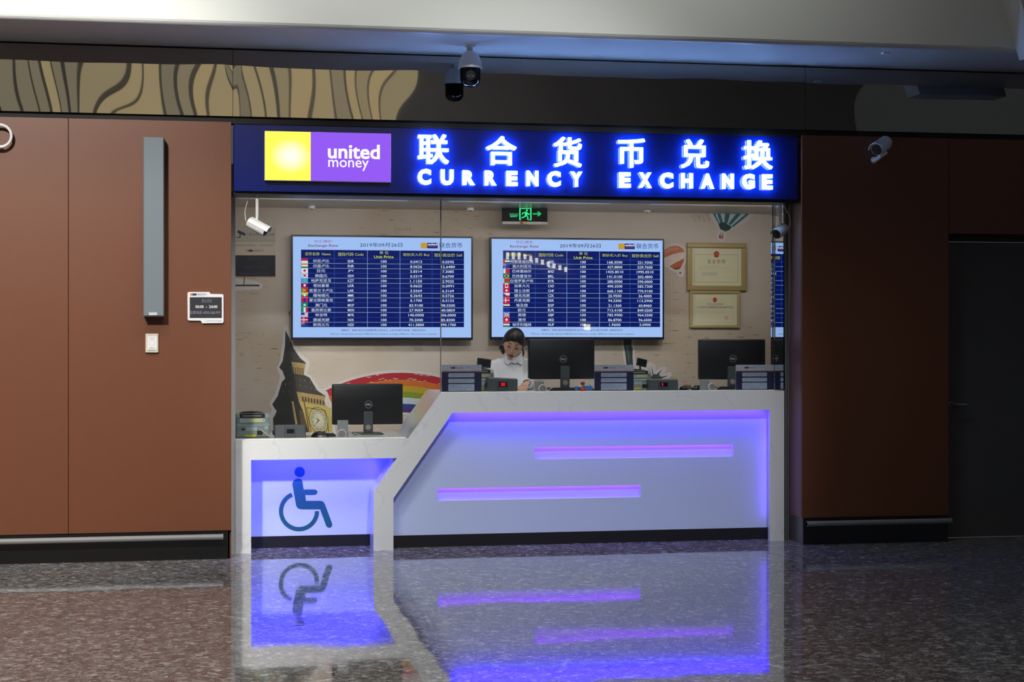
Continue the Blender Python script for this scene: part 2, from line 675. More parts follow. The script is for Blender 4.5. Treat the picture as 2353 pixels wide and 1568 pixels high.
GLASS = bpy.data.materials.new('clear_glass')
GLASS.use_nodes = True
nt = GLASS.node_tree
nt.nodes.remove(nt.nodes['Principled BSDF'])
tr = nt.nodes.new('ShaderNodeBsdfTransparent')
tr.inputs[0].default_value = (0.965, 0.98, 0.975, 1)
gl = nt.nodes.new('ShaderNodeBsdfGlossy')
gl.inputs['Roughness'].default_value = 0.0
fr = nt.nodes.new('ShaderNodeFresnel')
fr.inputs['IOR'].default_value = 1.5
ms = nt.nodes.new('ShaderNodeMixShader')
nt.links.new(fr.outputs[0], ms.inputs[0])
nt.links.new(tr.outputs[0], ms.inputs[1])
nt.links.new(gl.outputs[0], ms.inputs[2])
nt.links.new(ms.outputs[0], nt.nodes['Material Output'].inputs[0])

ZLOW, ZHIGH = 0.795, 1.118
xs_lo, xs_hi = PX(938, CY), PX(1013, CY)
GY = 11.83
xg = PX(1013, GY)
t = MB()
t.prism([(0.2, ZLOW + .001), (xs_lo, ZLOW + .001), (xs_hi, ZHIGH + .001), (xg - .002, ZHIGH + .001), (xg - .002, 2.52), (0.2, 2.52)], GY, GY + 0.010)
w1 = t.build('window_1', GLASS, kind='structure')
t = MB()
t.prism([(xg + .002, ZHIGH + .001), (4.19, ZHIGH + .001), (4.19, 2.52), (xg + .002, 2.52)], GY, GY + 0.010)
w2 = t.build('window_2', GLASS, kind='structure')
box('glass_joint', mat('silicone_joint', (120, 116, 110), 0.5), xg - .0035, xg + .0035, GY - .001, GY + .011, ZHIGH + .001, 2.506, w1)
# mirrored glass return at the right end, its edges greenish
MIRROR = mat('mirror_glass', (205, 212, 215), 0.02, 1.0, 0.5, 0.0)
ma, mb_ = Vector((4.237, 11.775, 0)), Vector((4.213, 11.985, 0))
mn = Vector((0.012, 0.0014, 0))
t = MB()
t.ring([[ma + Vector((0, 0, z)), mb_ + Vector((0, 0, z)), mb_ + mn + Vector((0, 0, z)), ma + mn + Vector((0, 0, z))] for z in (ZHIGH + 0.002, 2.53)])
mr = t.build('window_3', MIRROR, kind='structure')
box('edge_strip', mat('dark_strip', (14, 16, 26), 0.4), 4.208, 4.214, 11.93, 11.94, ZHIGH + .002, 2.52, mr)
for x, c in ((4.241, (30, 40, 38)), (4.2475, (150, 165, 158)), (4.256, (52, 62, 60)), (4.264, (120, 128, 126))):
    box('glass_edge', mat('glass_edge_%d' % c[0], c, 0.2), x, x + 0.006, 11.755, 11.77, 0.0, 2.50, mr)

# ------------------------------------------------------------------ illuminated sign
SY = 11.51
sx0, sx1 = PX(537, SY), PX(1833, SY)
sign = thing('shop_sign', ((sx0 + sx1) / 2, SY, 2.523), 'long blue illuminated sign board above the glass front with white lit letters', 'sign')
box('board', mat('blue_sign_board', (3, 25, 108), 0.18, 0, 0.5, 0.03, 2), sx0, sx1, SY, 11.79, 2.523, 2.985, sign, 0.003)
box('lower_edge', mat('dark_edge', (38, 38, 44), 0.35, 0.6), sx0, sx1, SY + 0.03, 11.80, 2.503, 2.523, sign)
LETTER = emat('letter_face', (118, 172, 255), 7.5)
LETTER_SIDE = emat('letter_side', (140, 186, 255), 50.0)
LETTER_BACK = emat('letter_halo', (150, 190, 255), 12.0)
LY = SY - 0.032
for ch, x0, x1, y0, y1 in (('联', 960.7, 1032, 309, 376), ('合', 1118, 1187.6, 313.5, 378.5), ('货', 1273, 1337.5, 315.5, 382.8),
                           ('币', 1421, 1482.6, 318.7, 384), ('兑', 1566, 1630, 320.7, 385.7), ('换', 1710, 1776, 323, 388),
                           ('C', 960.7, 991, 388, 423.9), ('U', 1013.6, 1043, 389.5, 424.7), ('R', 1064, 1092, 391.5, 424.7), ('R', 1114.5, 1141.4, 392, 425.5),
                           ('E', 1164.5, 1190, 393, 426.5), ('N', 1211, 1237.8, 392.4, 427), ('C', 1258.6, 1289, 393, 428.5), ('Y', 1311.5, 1339, 394.4, 428.5),
                           ('E', 1423.6, 1450, 396, 430.5), ('X', 1469, 1498, 396.4, 431), ('C', 1517.6, 1547.6, 396.4, 432.5), ('H', 1566, 1593, 398, 432),
                           ('A', 1612, 1641.5, 399, 433), ('N', 1660.6, 1687, 399, 433.5), ('G', 1706.6, 1735, 399.3, 434.3), ('E', 1752, 1776, 400.7, 434.9)):
    a, b_ = P(x0, y1, LY), P(x1, y0, LY)
    if ord(ch) > 200:      # heavy strokes: the regular glyph laid over itself a few millimetres apart
        vs, fs = [], []
        for ox, oz, yb in ((-.0042, -.0034, 0), (.0042, -.0034, .0004), (-.0042, .0034, .0008), (.0042, .0034, .0012)):
            v_, f_ = fit_text(ch, a.x + .0042 + ox, b_.x - .0042 + ox, a.z + .0034 + oz, b_.z - .0034 + oz, LY + yb, LY + 0.015 - yb, 0.008)
            fs += [tuple(k + len(vs) for k in f) for f in f_]
            vs += v_
    else:
        vs, fs = fit_text(ch, a.x, b_.x, a.z, b_.z, LY, LY + 0.015, 0.055)
    me = bpy.data.meshes.new('letter')
    me.from_pydata(vs, [], fs)
    lo = link_mesh(me, 'letter', LETTER, sign)
    me.materials.append(LETTER_SIDE)
    me.materials.append(LETTER_BACK)
    ymid = LY + .0075 - SY
    for pl_ in me.polygons:
        ys = [me.vertices[k].co.y for k in pl_.vertices]
        if max(ys) - min(ys) > .006:
            pl_.material_index = 1
        elif ys[0] > ymid:
            pl_.material_index = 2

a, b_ = P(608, 414.5, SY - 0.06), P(898.6, 307, SY - 0.06)
xm = PX(714, SY - 0.06)
lb = box('logo_box', mat('logo_box_side', (200, 200, 205), 0.5), a.x, b_.x, SY - 0.058, SY, a.z, b_.z, sign, 0.002)
m = bpy.data.materials.new('yellow_backlit_face')
m.use_nodes = True
nt = m.node_tree
nt.nodes.remove(nt.nodes['Principled BSDF'])
tc = nt.nodes.new('ShaderNodeTexCoord')
mp = nt.nodes.new('ShaderNodeMapping')
cc = Vector(((a.x + xm) / 2 + 0.02, 0, (a.z + b_.z) / 2)) - ORIGIN[sign]
mp.inputs['Location'].default_value = (-cc.x / 0.14, 0, -cc.z / 0.12)
mp.inputs['Scale'].default_value = (1 / 0.14, 0, 1 / 0.12)
gr = nt.nodes.new('ShaderNodeTexGradient')
gr.gradient_type = 'SPHERICAL'
rp = nt.nodes.new('ShaderNodeValToRGB')
rp.color_ramp.elements[0].position = 0.0
rp.color_ramp.elements[0].color = (1.0, 0.93, 0.10, 1)
rp.color_ramp.elements[1].position = 0.75
rp.color_ramp.elements[1].color = (1.05, 1.02, 0.75, 1)
em = nt.nodes.new('ShaderNodeEmission')
em.inputs[1].default_value = 1.15
nt.links.new(tc.outputs['Object'], mp.inputs[0])
nt.links.new(mp.outputs[0], gr.inputs[0])
nt.links.new(gr.outputs[0], rp.inputs[0])
nt.links.new(rp.outputs[0], em.inputs[0])
nt.links.new(em.outputs[0], nt.nodes['Material Output'].inputs[0])
box('yellow_face', m, a.x + .002, xm, SY - 0.062, SY - 0.058, a.z + .002, b_.z - .002, lb)
box('purple_face', emat('purple_backlit_face', (150, 92, 246), 1.0), xm, b_.x - .002, SY - 0.062, SY - 0.058, a.z + .002, b_.z - .002, lb)
for s, x0, x1, y0, y1, bd in (('united', 808, 1220, 253, 360, 0.030), ('money', 808, 1135, 375, 458, 0.004)):
    q0, q1 = P(520 + x0 / 3.46, 260 + y1 / 3.46, SY - 0.064), P(520 + x1 / 3.46, 260 + y0 / 3.46, SY - 0.064)
    vs, fs = [], []
    for ox, oz, yb in (((-.003, -.0024, 0), (.003, -.0024, .0003), (-.003, .0024, .0006), (.003, .0024, .0009), (0, 0, .0012)) if s == 'united' else ((0, 0, 0),)):
        v_, f_ = fit_text(s, q0.x + .003 + ox, q1.x - .003 + ox, q0.z + .0024 + oz, q1.z - .0024 + oz, SY - 0.066 + yb, SY - 0.0622, 0.0)
        fs += [tuple(k + len(vs) for k in f) for f in f_]
        vs += v_
    me = bpy.data.meshes.new('lettering')
    me.from_pydata(vs, [], fs)
    link_mesh(me, 'lettering', emat('white_backlit', (255, 255, 255), 1.3), lb)

# ------------------------------------------------------------------ service counter
def marble():
    m = bpy.data.materials.new('white_marble')
    m.use_nodes = True
    nt = m.node_tree
    b = nt.nodes['Principled BSDF']
    tc = nt.nodes.new('ShaderNodeTexCoord')
    n1 = nt.nodes.new('ShaderNodeTexNoise')
    n1.inputs['Scale'].default_value = 1.7
    n1.inputs['Detail'].default_value = 8
    nt.links.new(tc.outputs['Object'], n1.inputs['Vector'])
    md = nt.nodes.new('ShaderNodeMath')
    md.operation = 'SUBTRACT'
    md.inputs[1].default_value = 0.5
    nt.links.new(n1.outputs['Fac'], md.inputs[0])
    ab = nt.nodes.new('ShaderNodeMath')
    ab.operation = 'ABSOLUTE'
    nt.links.new(md.outputs[0], ab.inputs[0])
    r = nt.nodes.new('ShaderNodeValToRGB')
    e = r.color_ramp.elements
    e[0].position, e[0].color = 0.0, (*lin((217, 218, 219)), 1)
    e[1].position, e[1].color = 0.006, (*lin((228, 230, 230)), 1)
    nt.links.new(ab.outputs[0], r.inputs[0])
    nt.links.new(r.outputs[0], b.inputs['Base Color'])
    b.inputs['Roughness'].default_value = 0.18
    return m


MARBLE = marble()
X = lambda u: PX(u, CY)
Z = lambda u, v: PZ(u, v, CY)
counter = thing('service_counter', ((0.2 + 4.237) / 2, CY, 0), 'white marble service counter with low wheelchair section and blue lit recessed front', 'counter')
zn1, zn2 = Z(700, 1056), Z(860, 1130)       # niche lintel, kink of the middle post
zp1, zp2 = Z(1400, 946), Z(904, 1146)
front = [(0.2, 0), (0.2, ZLOW), (xs_lo, ZLOW), (xs_hi, ZHIGH), (4.235, ZHIGH), (4.235, 0), (X(1769), 0), (X(1769), zp1), (X(1040), zp1),
         (X(904), zp2), (X(904), 0), (X(858), 0), (X(859), zn2), (X(912), zn1), (X(577), zn1), (X(577), 0)]
MB().prism(front, CY, CY + 0.04).build('frame', MARBLE, counter)
box('post_cheek', MARBLE, X(1769) + .025, 4.235, CY + 0.04, CY + 0.115, 0, ZHIGH - .045, counter)
# deeper cheeks of the knee niche
NY = 12.03
t = MB()
t.prism([(X(859), 0), (X(904), 0), (X(904), zp2), (X(905), zp2 + .02), (X(905), ZLOW - .045), (X(912), zn1 + .002), (X(859), zn2)], CY + 0.04, NY)
t.build('niche_cheek', MARBLE, counter)
box('niche_cheek', MARBLE, 0.2, X(577), CY + 0.04, NY, 0, zn1 + .02, counter)
PANEL = mat('milky_panel', (200, 214, 248), 0.35, 0, 0.4, 0.015, 1.5)
box('niche_lintel', MARBLE, X(577), X(912), CY + 0.04, NY, zn1 + 0.05, zn1 + 0.06, counter)
npan = box('niche_panel', PANEL, X(577) - .02, X(912), NY, NY + 0.02, 0.083, zn1 + .05, counter)
box('plinth', mat('black_plinth', (26, 26, 29), 0.35), X(577) - .01, X(859), NY - 0.004, NY + 0.02, 0.0, 0.083, counter)
# wheelchair symbol
sh = Sheet(NY - 0.002, at(NY, 520, 980, 3.922), 0.0003)
SYM = (0, 88, 112)
sh.disc(661, 412, 47, SYM, 1, n=32)
sh.poly([(595, 520), (603, 495), (620, 478), (645, 470), (668, 474), (685, 490), (695, 560), (700, 570), (800, 570), (816, 579), (822, 594), (816, 609), (800, 618), (710, 619),
         (718, 672), (850, 672), (872, 678), (886, 697), (955, 880), (953, 900), (938, 914), (915, 912), (900, 898), (845, 748), (670, 748), (645, 738), (630, 718)], SYM, 1)
ang = [math.radians(113 + (360 - 113) * k / 36) for k in range(37)]
sh.band([(655 + 143 * math.cos(q), 765 - 143 * math.sin(q)) for q in ang], [(655 + 181 * math.cos(q), 765 - 181 * math.sin(q)) for q in ang], SYM, 1)
sh.build('wheelchair_symbol', INK, npan, label='blue wheelchair symbol')

# right front panel with two lit slots
PY = CY + 0.115
poly = [(X(904) - .02, 0.088), (4.20, 0.088), (4.20, zp1 + .03), (X(1040) - .03, zp1 + .03), (X(904) - .02, zp2)]
slots = []
for u0, u1, v0, v1 in ((1228, 1685, 1028, 1056), (1005, 1472, 1123, 1151.5)):
    q0, q1 = P(u0, v1, PY), P(u1, v0 - (u1 - u0) * 0.0153, PY)
    slots.append((q0.x, q1.x, q0.z, PZ(u0, v0, PY)))
cu = bpy.data.curves.new('panel', 'CURVE')
cu.dimensions = '2D'
cu.fill_mode = 'BOTH'
cu.extrude = 0.005
for loop in [poly] + [[(x0, z0), (x1, z0), (x1, z1), (x0, z1)] for x0, x1, z0, z1 in slots]:
    sp = cu.splines.new('POLY')
    sp.points.add(len(loop) - 1)
    for k, (x, z) in enumerate(loop):
        sp.points[k].co = (x, z, 0, 1)
    sp.use_cyclic_u = True
co = bpy.data.objects.new('panel', cu)
COL.objects.link(co)
me = bpy.data.meshes.new_from_object(co.evaluated_get(bpy.context.evaluated_depsgraph_get()))
bpy.data.objects.remove(co)
me.transform(Matrix.Translation((0, PY + 0.005, 0)) @ Matrix.Rotation(math.pi / 2, 4, 'X'))
me.materials.clear()
fp = link_mesh(me, 'front_panel', PANEL, counter)
for x0, x1, z0, z1 in slots:
    t = MB()
    t.box(x0 - .008, x1 + .008, PY + 0.055, PY + 0.06, z0 - .008, z1 + .03)
    t.box(x0 - .008, x1 + .008, PY + 0.011, PY + 0.055, z0 - .008, z0 - .001)
    t.box(x0 - .012, x0 - .001, PY + 0.011, PY + 0.055, z0 - .008, z1 + .03)
    t.box(x1 + .001, x1 + .012, PY + 0.011, PY + 0.055, z0 - .008, z1 + .03)
    t.box(x0 - .008, x1 + .008, PY + 0.011, PY + 0.055, z1 + .025, z1 + .03)
    t.build('light_slot', PANEL, fp)
    box('led_strip', emat('magenta_led', (110, 50, 255), 1.6), x0, x1, PY + 0.012, PY + 0.030, z1 + .019, z1 + .024, fp)
    lamp('slot_led', 'AREA', ((x0 + x1) / 2, PY + 0.03, z1 + .017), ((x0 + x1) / 2, PY + 0.034, z0), 0.9, (0.50, 0.14, 1.0), x1 - x0, 0.02)
box('plinth', mat('black_plinth'), X(904) - .01, 4.20, PY - 0.002, PY + 0.02, 0.0, 0.088, counter)
# LED strips behind the frame
xa_, xb_ = X(1040), X(1769)
box('led_strip', emat('blue_led', (70, 20, 255), 2.0), xa_ + .02, xb_, CY + 0.042, CY + 0.055, zp1 + .012, zp1 + .018, counter)
lamp('top_led', 'AREA', ((xa_ + xb_) / 2, CY + 0.065, zp1 + .010), ((xa_ + xb_) / 2, CY + 0.115, zp1 - .10), 8, (0.07, 0.03, 1.0), xb_ - xa_ - .04, 0.02)
lamp('side_led', 'AREA', (xb_ + .012, CY + 0.070, zp1 * 0.58), (xb_ - .05, CY + 0.112, zp1 * 0.58), 0.28, (0.18, 0.05, 1.0), 0.015, zp1 * 0.8)
lamp('niche_led', 'AREA', (X(690), CY + 0.09, zn1 + .030), (X(690), NY + 0.10, zn1 - .45), 8, (0.035, 0.03, 1.0), X(900) - X(585), 0.03)
lamp('slope_led', 'AREA', (X(880), CY + 0.16, (zn1 + zn2) / 2 + .0), (X(700), NY + .1, zn2 - .15), 0.6, (0.12, 0.06, 1.0), 0.03, 0.2)
# worktops
box('worktop', MARBLE, 0.2, xs_lo, CY + 0.04, 12.62, ZLOW - .045, ZLOW, counter)
box('worktop', MARBLE, xs_hi, 4.205, CY + 0.04, 12.50, ZHIGH - .045, ZHIGH, counter)
t = MB()
t.prism([(xs_lo, ZLOW - .045), (xs_lo, ZLOW), (xs_hi, ZHIGH), (xs_hi, ZHIGH - .045), (xs_lo + .02, ZLOW - .045)], CY + 0.04, 12.50)
t.build('worktop', MARBLE, counter)
for x0, x1, z in ((0.2, xs_lo - .01, ZLOW), (xs_hi + .01, 4.18, ZHIGH)):
    box('glazing_bead', mat('white_bead', (235, 232, 225), 0.4), x0, x1, GY - .012, GY - .001, z, z + 0.005, counter)

# ------------------------------------------------------------------ things on the outer walls
sp = P(354, 520, 11.37)
spk = thing('column_speaker', (PX(354, 11.42), 11.42, PZ(354, 728, 11.42)), 'tall slim grey column loudspeaker on the brown wall', 'loudspeaker')
q0, q1 = P(329, 728, 11.37), P(377, 315, 11.37)
SPK = mat('grey_speaker', (118, 126, 132), 0.45, 0.3)
box('case', SPK, q0.x, q1.x, 11.382, WY - .001, q0.z, q1.z, spk, 0.004)
box('grille', mat('speaker_grille', (112, 122, 130), 0.6, 0.2, 0.4, 0.12, 220), q0.x + .004, q1.x - .004, 11.374, 11.383, q0.z + .006, q1.z - .006, spk, 0.003)
q0, q1 = P(342, 725, 11.37), P(361, 718, 11.37)
box('name_plate', mat('pale_plate', (190, 192, 194), 0.4), q0.x, q1.x, 11.370, 11.375, q0.z, q1.z, spk, 0.001)

q0, q1 = P(334, 811, 11.47), P(364, 767, 11.47)
sw = thing('wall_switch', ((q0.x + q1.x) / 2, 11.47, q0.z), 'small cream call plate below the grey column loudspeaker', 'switch')
box('plate', mat('cream_plastic', (208, 200, 186), 0.4), q0.x, q1.x, 11.470, WY - .0005, q0.z, q1.z, sw, 0.005)
q0, q1 = P(339, 805, 11.468), P(360, 774, 11.468)
box('face', mat('white_plastic', (228, 228, 230), 0.35), q0.x, q1.x, 11.465, 11.471, q0.z, q1.z, sw, 0.002)
sh = Sheet(11.4645, at(11.465, 300, 300, 2.904), 0.0003)
for k in range(18):
    qa, qb = 2 * math.pi * k / 18, 2 * math.pi * (k + 1) / 18
    sh.poly([(143 + 20 * math.cos(qa), 1418 + 22 * math.sin(qa)), (143 + 20 * math.cos(qb), 1418 + 22 * math.sin(qb)), (143 + 17 * math.cos(qb), 1418 + 19 * math.sin(qb)), (143 + 17 * math.cos(qa), 1418 + 19 * math.sin(qa))], (190, 190, 195), 1)
sh.rect(122, 1450, 162, 1456, (170, 170, 175), 1)
sh.rect(125, 1384, 160, 1390, (190, 190, 195), 1)
sh.build('marking', INK, sw)

mk = at(11.47, 300, 300, 2.904)
hp = thing('hours_plaque', (PX(472, 11.47), 11.475, PZ(472, 743, 11.47)), 'white framed opening hours plaque on the brown wall', 'plaque')
t = MB()
t.prism([mk(*p) for p in [(380, 1085), (387, 1078), (525, 1078), (534, 1091), (614, 1093), (621, 1100), (621, 1278), (614, 1286), (478, 1287), (468, 1270), (388, 1269), (381, 1262)]], 11.472, WY - .0005)
t.build('plate', mat('white_plastic'), hp)
sh = Sheet(11.4715, mk, 0.0004)
sh.rect(395, 1113, 609, 1252, (26, 28, 38), 1)
sh.rect(398, 1087, 441, 1102, (226, 110, 40), 1)
sh.rect(414, 1087, 441, 1102, (20, 30, 90), 2)
sh.text('联合货币', 447, 1086, 507, 1103, (50, 60, 110), 1, 0.02)
sh.text('营业时间', 475, 1125, 540, 1150, (120, 122, 132), 2, 0.01)
sh.text('00:00  -  24:00', 432, 1167, 580, 1186, (215, 215, 220), 2, 0.03)
sh.text('监督电话 4000-268-999', 397, 1204, 597, 1226, (135, 137, 146), 2, 0.01)
sh.text('united money exchange', 504, 1267, 608, 1276, (80, 90, 150), 1)
sh.build('lettering', INK, hp)

# white ring bracket at the picture's edge
rg = P(0, 312.5, 11.44)
t = MB()
rings = []
for k in range(32):
    qa = 2 * math.pi * k / 32
    c = Vector((rg.x + 0.074 * math.cos(qa), 11.43, rg.z + 0.074 * math.sin(qa)))
    rd = Vector((math.cos(qa), 0, math.sin(qa)))
    rings.append([c + rd * 0.010 * math.cos(2 * math.pi * j / 10) + Vector((0, 0.010, 0)) * math.sin(2 * math.pi * j / 10) for j in range(10)])
t.ring(rings, cap=False, closed=True)
t.box(rg.x - .012, rg.x + .012, 11.43, WY - .0005, rg.z - .085, rg.z - .062, 0.004)
t.build('ring_bracket', mat('white_plastic'), label='white ring bracket on the brown wall high beside the panel joint', cat='bracket', smooth=True)

# ---- cameras
CAMW = mat('camera_white', (226, 226, 224), 0.35, 0, 0.5, 0.03)
CAMB = mat('camera_black', (10, 10, 13), 0.12)


def frame_from(d, up=Vector((0, 0, 1))):
    d = d.normalized()
    s = d.cross(up).normalized()
    u = s.cross(d).normalized()
    return s, u


def bullet(name, label, center, d, length, r, group='bullet cameras'):
    """camera body along direction d with a sun hood and a glass front"""
    c = Vector(center)
    d = Vector(d).normalized()
    s, u = frame_from(d)
    th = thing(name, c, label, 'camera', group)
    M = Matrix(((s.x, u.x, d.x, c.x), (s.y, u.y, d.y, c.y), (s.z, u.z, d.z, c.z), (0, 0, 0, 1)))
    h = length / 2
    MB().lathe([(r * .5, -h), (r * .86, -h + .004), (r * .95, -h + .015), (r * .95, h - .012), (r * .9, h - .004)], M, 20).build('body', CAMW, th, smooth=True)
    MB().lathe([(r * .82, h - .006), (r * .82, h - .001)], M, 20).build('lens_glass', CAMB, th, smooth=True)
    t = MB()
    t.lathe([(r * .34, h - .002), (r * .34, h + .003), (r * .2, h + .004)], M, 14)
    t.build('lens', mat('lens_dark', (4, 5, 14), 0.05), th, smooth=True)
    # hood
    bm = t = MB()
    rings = []
    for zz in (-h * .82, -h * .2, h * .5, h * 1.22):
        ring = []
        for rr in (1.06, 1.13):
            seq = range(13) if rr > 1.1 else range(12, -1, -1)
            for k in seq:
                qa = math.radians(5 + 170 * k / 12)
                ring.append(M @ Vector((r * rr * math.cos(qa), r * rr * math.sin(qa), zz)))
        rings.append(ring)
    t.ring(rings)
    t.build('hood', CAMW, th, smooth=True)
    return th, M, s, u


def cable(pts, r, name, m, parent, n=6):
    pts = [Vector(p) for p in pts]
    out = []
    for i in range(len(pts) - 1):
        p0 = pts[max(i - 1, 0)]
        p1, p2 = pts[i], pts[i + 1]
        p3 = pts[min(i + 2, len(pts) - 1)]
        for k in range(n):
            q = k / n
            out.append(0.5 * ((2 * p1) + (p2 - p0) * q + (2 * p0 - 5 * p1 + 4 * p2 - p3) * q * q + (3 * p1 - p0 - 3 * p2 + p3) * q ** 3))
    out.append(pts[-1])
    return MB().tube(out, r, 8).build(name, m, parent, smooth=True)


YC = 11.60
c = P(591, 521, YC)
th, M, s, u = bullet('bullet_camera', 'white bullet camera hanging below the sign beside the brown wall, pointing down', c, (0.80, -0.30, -0.46), 0.150, 0.040)
pt = P(591, 443, YC)
MB().lathe([(0.022, 0), (0.022, -.004), (0.010, -.010)], Matrix.Translation((pt.x, YC, 2.5225)), 20).build('mount_plate', CAMW, th, smooth=True)
MB().tube([(pt.x, YC, 2.515), (pt.x, YC, P(591, 495, YC).z), (pt.x - .002, YC, c.z + .03)], [.012, .011, .008], 14).build('stem', CAMW, th, smooth=True)
cable([P(574, 444, YC + .03), P(568, 465, YC + .03), P(563, 488, YC + .03), P(565, 508, YC)], 0.0025, 'cable', CAMW, th)

c = P(1793, 532, YC)
th, M, s, u = bullet('bullet_camera', 'white bullet camera hanging below the sign beside the dark wall', c, (-0.66, -0.66, -0.36), 0.140, 0.040)
pt = P(1793, 462, YC)
MB().lathe([(0.024, 0), (0.024, -.004), (0.010, -.010)], Matrix.Translation((pt.x, YC, 2.5225)), 20).build('mount_plate', CAMW, th, smooth=True)
MB().tube([(pt.x, YC, 2.515), (pt.x, YC, P(1792, 508, YC).z), (pt.x, YC, c.z + .03)], [.012, .011, .008], 14).build('stem', CAMW, th, smooth=True)
cable([P(1799, 466, YC + .03), P(1806, 482, YC + .03), P(1816, 502, YC + .03), P(1815, 522, YC)], 0.003, 'cable', CAMW, th)
t = P(1728, 463, YC)
MB().lathe([(0.006, 0), (0.006, -.022), (0.003, -.026)], Matrix.Translation((t.x, YC, 2.523)), 12).build('sensor_stub', CAMW, smooth=True, label='tiny white stub under the sign near its end', cat='sensor')

YC = 11.40
c = P(2026, 336, YC)
th, M, s, u = bullet('bullet_camera', 'white bullet camera on a bracket on the dark wall above the rail', c, (-0.70, -0.58, -0.38), 0.17, 0.050)
w = P(2008, 368, WY)
MB().lathe([(0.024, 0), (0.022, .012), (0.013, .018)], Matrix.Translation((w.x, WY - .0005, w.z)) @ Matrix.Rotation(math.pi / 2, 4, 'X'), 20).build('wall_mount', CAMW, th, smooth=True)
MB().tube([(w.x, WY - .01, w.z), (w.x + .004, 11.43, w.z + .004), P(2022, 360, 11.41), P(2036, 350, 11.42)], [.018, .016, .014, .016], 12).build('bracket', CAMW, th, smooth=True)

# dome camera under the soffit
YD = 11.10
dx = PX(1080.5, YD)
dm = thing('dome_camera', (dx, YD, 3.5), 'white dome camera hanging from the soffit above the sign', 'camera')
zz = lambda v: PZ(1080, v, YD)
MB().lathe([(.034, 3.5), (.034, 3.494), (.022, 3.488), (.021, zz(119))], Matrix.Translation((dx, YD, 0)), 20).build('mount', CAMW, dm, smooth=True)
MB().lathe([(.022, zz(118)), (.040, zz(121)), (.060, zz(129)), (.074, zz(141)), (.083, zz(156)), (.083, zz(158)), (.079, zz(158)), (.078, zz(154))], Matrix.Translation((dx, YD, 0)), 28).build('housing', CAMW, dm, smooth=True)
MB().lathe([(.070, zz(155)), (.068, zz(185)), (.062, zz(191)), (.045, zz(197)), (.020, zz(200)), (.002, zz(200.5))], Matrix.Translation((dx, YD, 0)), 28).build('dome', mat('dome_black', (6, 7, 12), 0.05), dm, smooth=True)
fc = Vector((dx - .008, YD - .066, zz(177)))
MB().lathe([(.034, 0), (.034, .006), (.022, .010), (.016, .004)], Matrix.Translation(fc) @ Matrix.Rotation(math.pi / 2, 4, 'X'), 20).build('lens', mat('lens_grey', (60, 60, 64), 0.2), dm, smooth=True)
for k in (-1, 1):
    MB().ball((fc.x + .021 * k, fc.y - .006, fc.z - .004), (.007, .003, .004)).build('lamp', mat('lens_bright', (210, 210, 205), 0.2), dm, smooth=True)
MB().tube([(dx - .020, YD - .01, zz(113)), (dx - .026, YD - .02, zz(117)), (dx - .012, YD - .03, zz(119))], .005, 8).build('cable', CAMW, dm, smooth=True)

t = P(2038, 115, 10.80)
MB().box(t.x - .024, t.x + .024, 10.80, 10.85, 3.484, 3.4995, 0.004).build('smoke_detector', CAMW, label='small white detector under the grey soffit', cat='detector')

# ------------------------------------------------------------------ booth fittings
for i, (u, v, w) in enumerate(((716, 480, 'above the screen by the clock tower'), (1081, 484, 'between the two screens'), (1487, 488, 'above the end of the second screen'))):
    Yd = 12.95
    p = P(u, v, Yd)
    dl = thing('downlight', (p.x, Yd, 2.54), 'small round ceiling spotlight ' + w, 'lamp', 'booth ceiling spotlights')
    MB().lathe([(.028, 2.5395), (.028, p.z), (.021, p.z - .001), (.019, p.z + .008)], Matrix.Translation((p.x, Yd, 0)), 20).build('casing', mat('white_plastic'), dl, smooth=True)
    MB().lathe([(.019, p.z + .010), (.012, p.z - .003), (.002, p.z - .005)], Matrix.Translation((p.x, Yd, 0)), 20).build('bulb', mat('lens_dark'), dl, smooth=True)
for x, wh in ((0.85, 'over the low counter'), (2.4, 'over the clerk'), (3.95, 'over the high counter end')):
    pl = thing('added_fill_panel', (x, 12.10, 2.53), 'added unseen fill panel above the glass behind the sign ' + wh, 'lamp', 'added booth fill panels')  # panels added out of view to brighten the booth's back wall
    box('frame', mat('white_plastic'), x - .62, x + .62, 11.93, 12.27, 2.53, 2.5395, pl)
    lo = lamp('booth_fill', 'AREA', (x, 12.10, 2.528), (x, 12.95, 0.9), 14.5, (1.0, 0.95, 0.90), 1.2, 0.3)

ex = thing('exit_sign', (PX(1206, 12.9), 12.9, PZ(1206, 515, 12.9)), 'black hanging exit sign with green running figure and arrow', 'exit sign')
q0, q1 = P(1155, 515, 12.9), Vector((PX(1258, 12.9), 12.9, 2.5395))
box('case', mat('exit_case', (10, 12, 11), 0.65, 0, 0.2), q0.x, q1.x, 12.90, 12.94, q0.z + .022, q1.z, ex, 0.002)
box('lower_strip', mat('exit_strip', (170, 170, 160), 0.4), q0.x, q1.x, 12.898, 12.942, q0.z, q0.z + .021, ex)
sh = Sheet(12.8985, at(12.9, 1180, 260, 3.46), 0.0004)
GRN = (60, 245, 150)
for r in ((45, 757, 143, 763), (45, 757, 56, 850), (132, 757, 143, 852), (45, 846, 60, 852), (118, 846, 143, 852)):
    sh.rect(r[0], r[1], r[2], r[3], GRN, 1)
sh.disc(106, 774, 8, GRN, 2, n=12)
sh.poly([(88, 786), (108, 784), (112, 800), (104, 816), (90, 812)], GRN, 2)
sh.poly([(88, 786), (70, 792), (64, 806), (70, 809), (77, 798), (92, 795)], GRN, 2)
sh.poly([(106, 786), (122, 802), (132, 798), (130, 806), (118, 812), (104, 798)], GRN, 2)
sh.poly([(92, 808), (104, 814), (96, 826), (72, 836), (62, 836), (62, 828), (84, 822)], GRN, 2)
sh.poly([(98, 812), (108, 812), (120, 830), (116, 848), (106, 848), (110, 832)], GRN, 2)
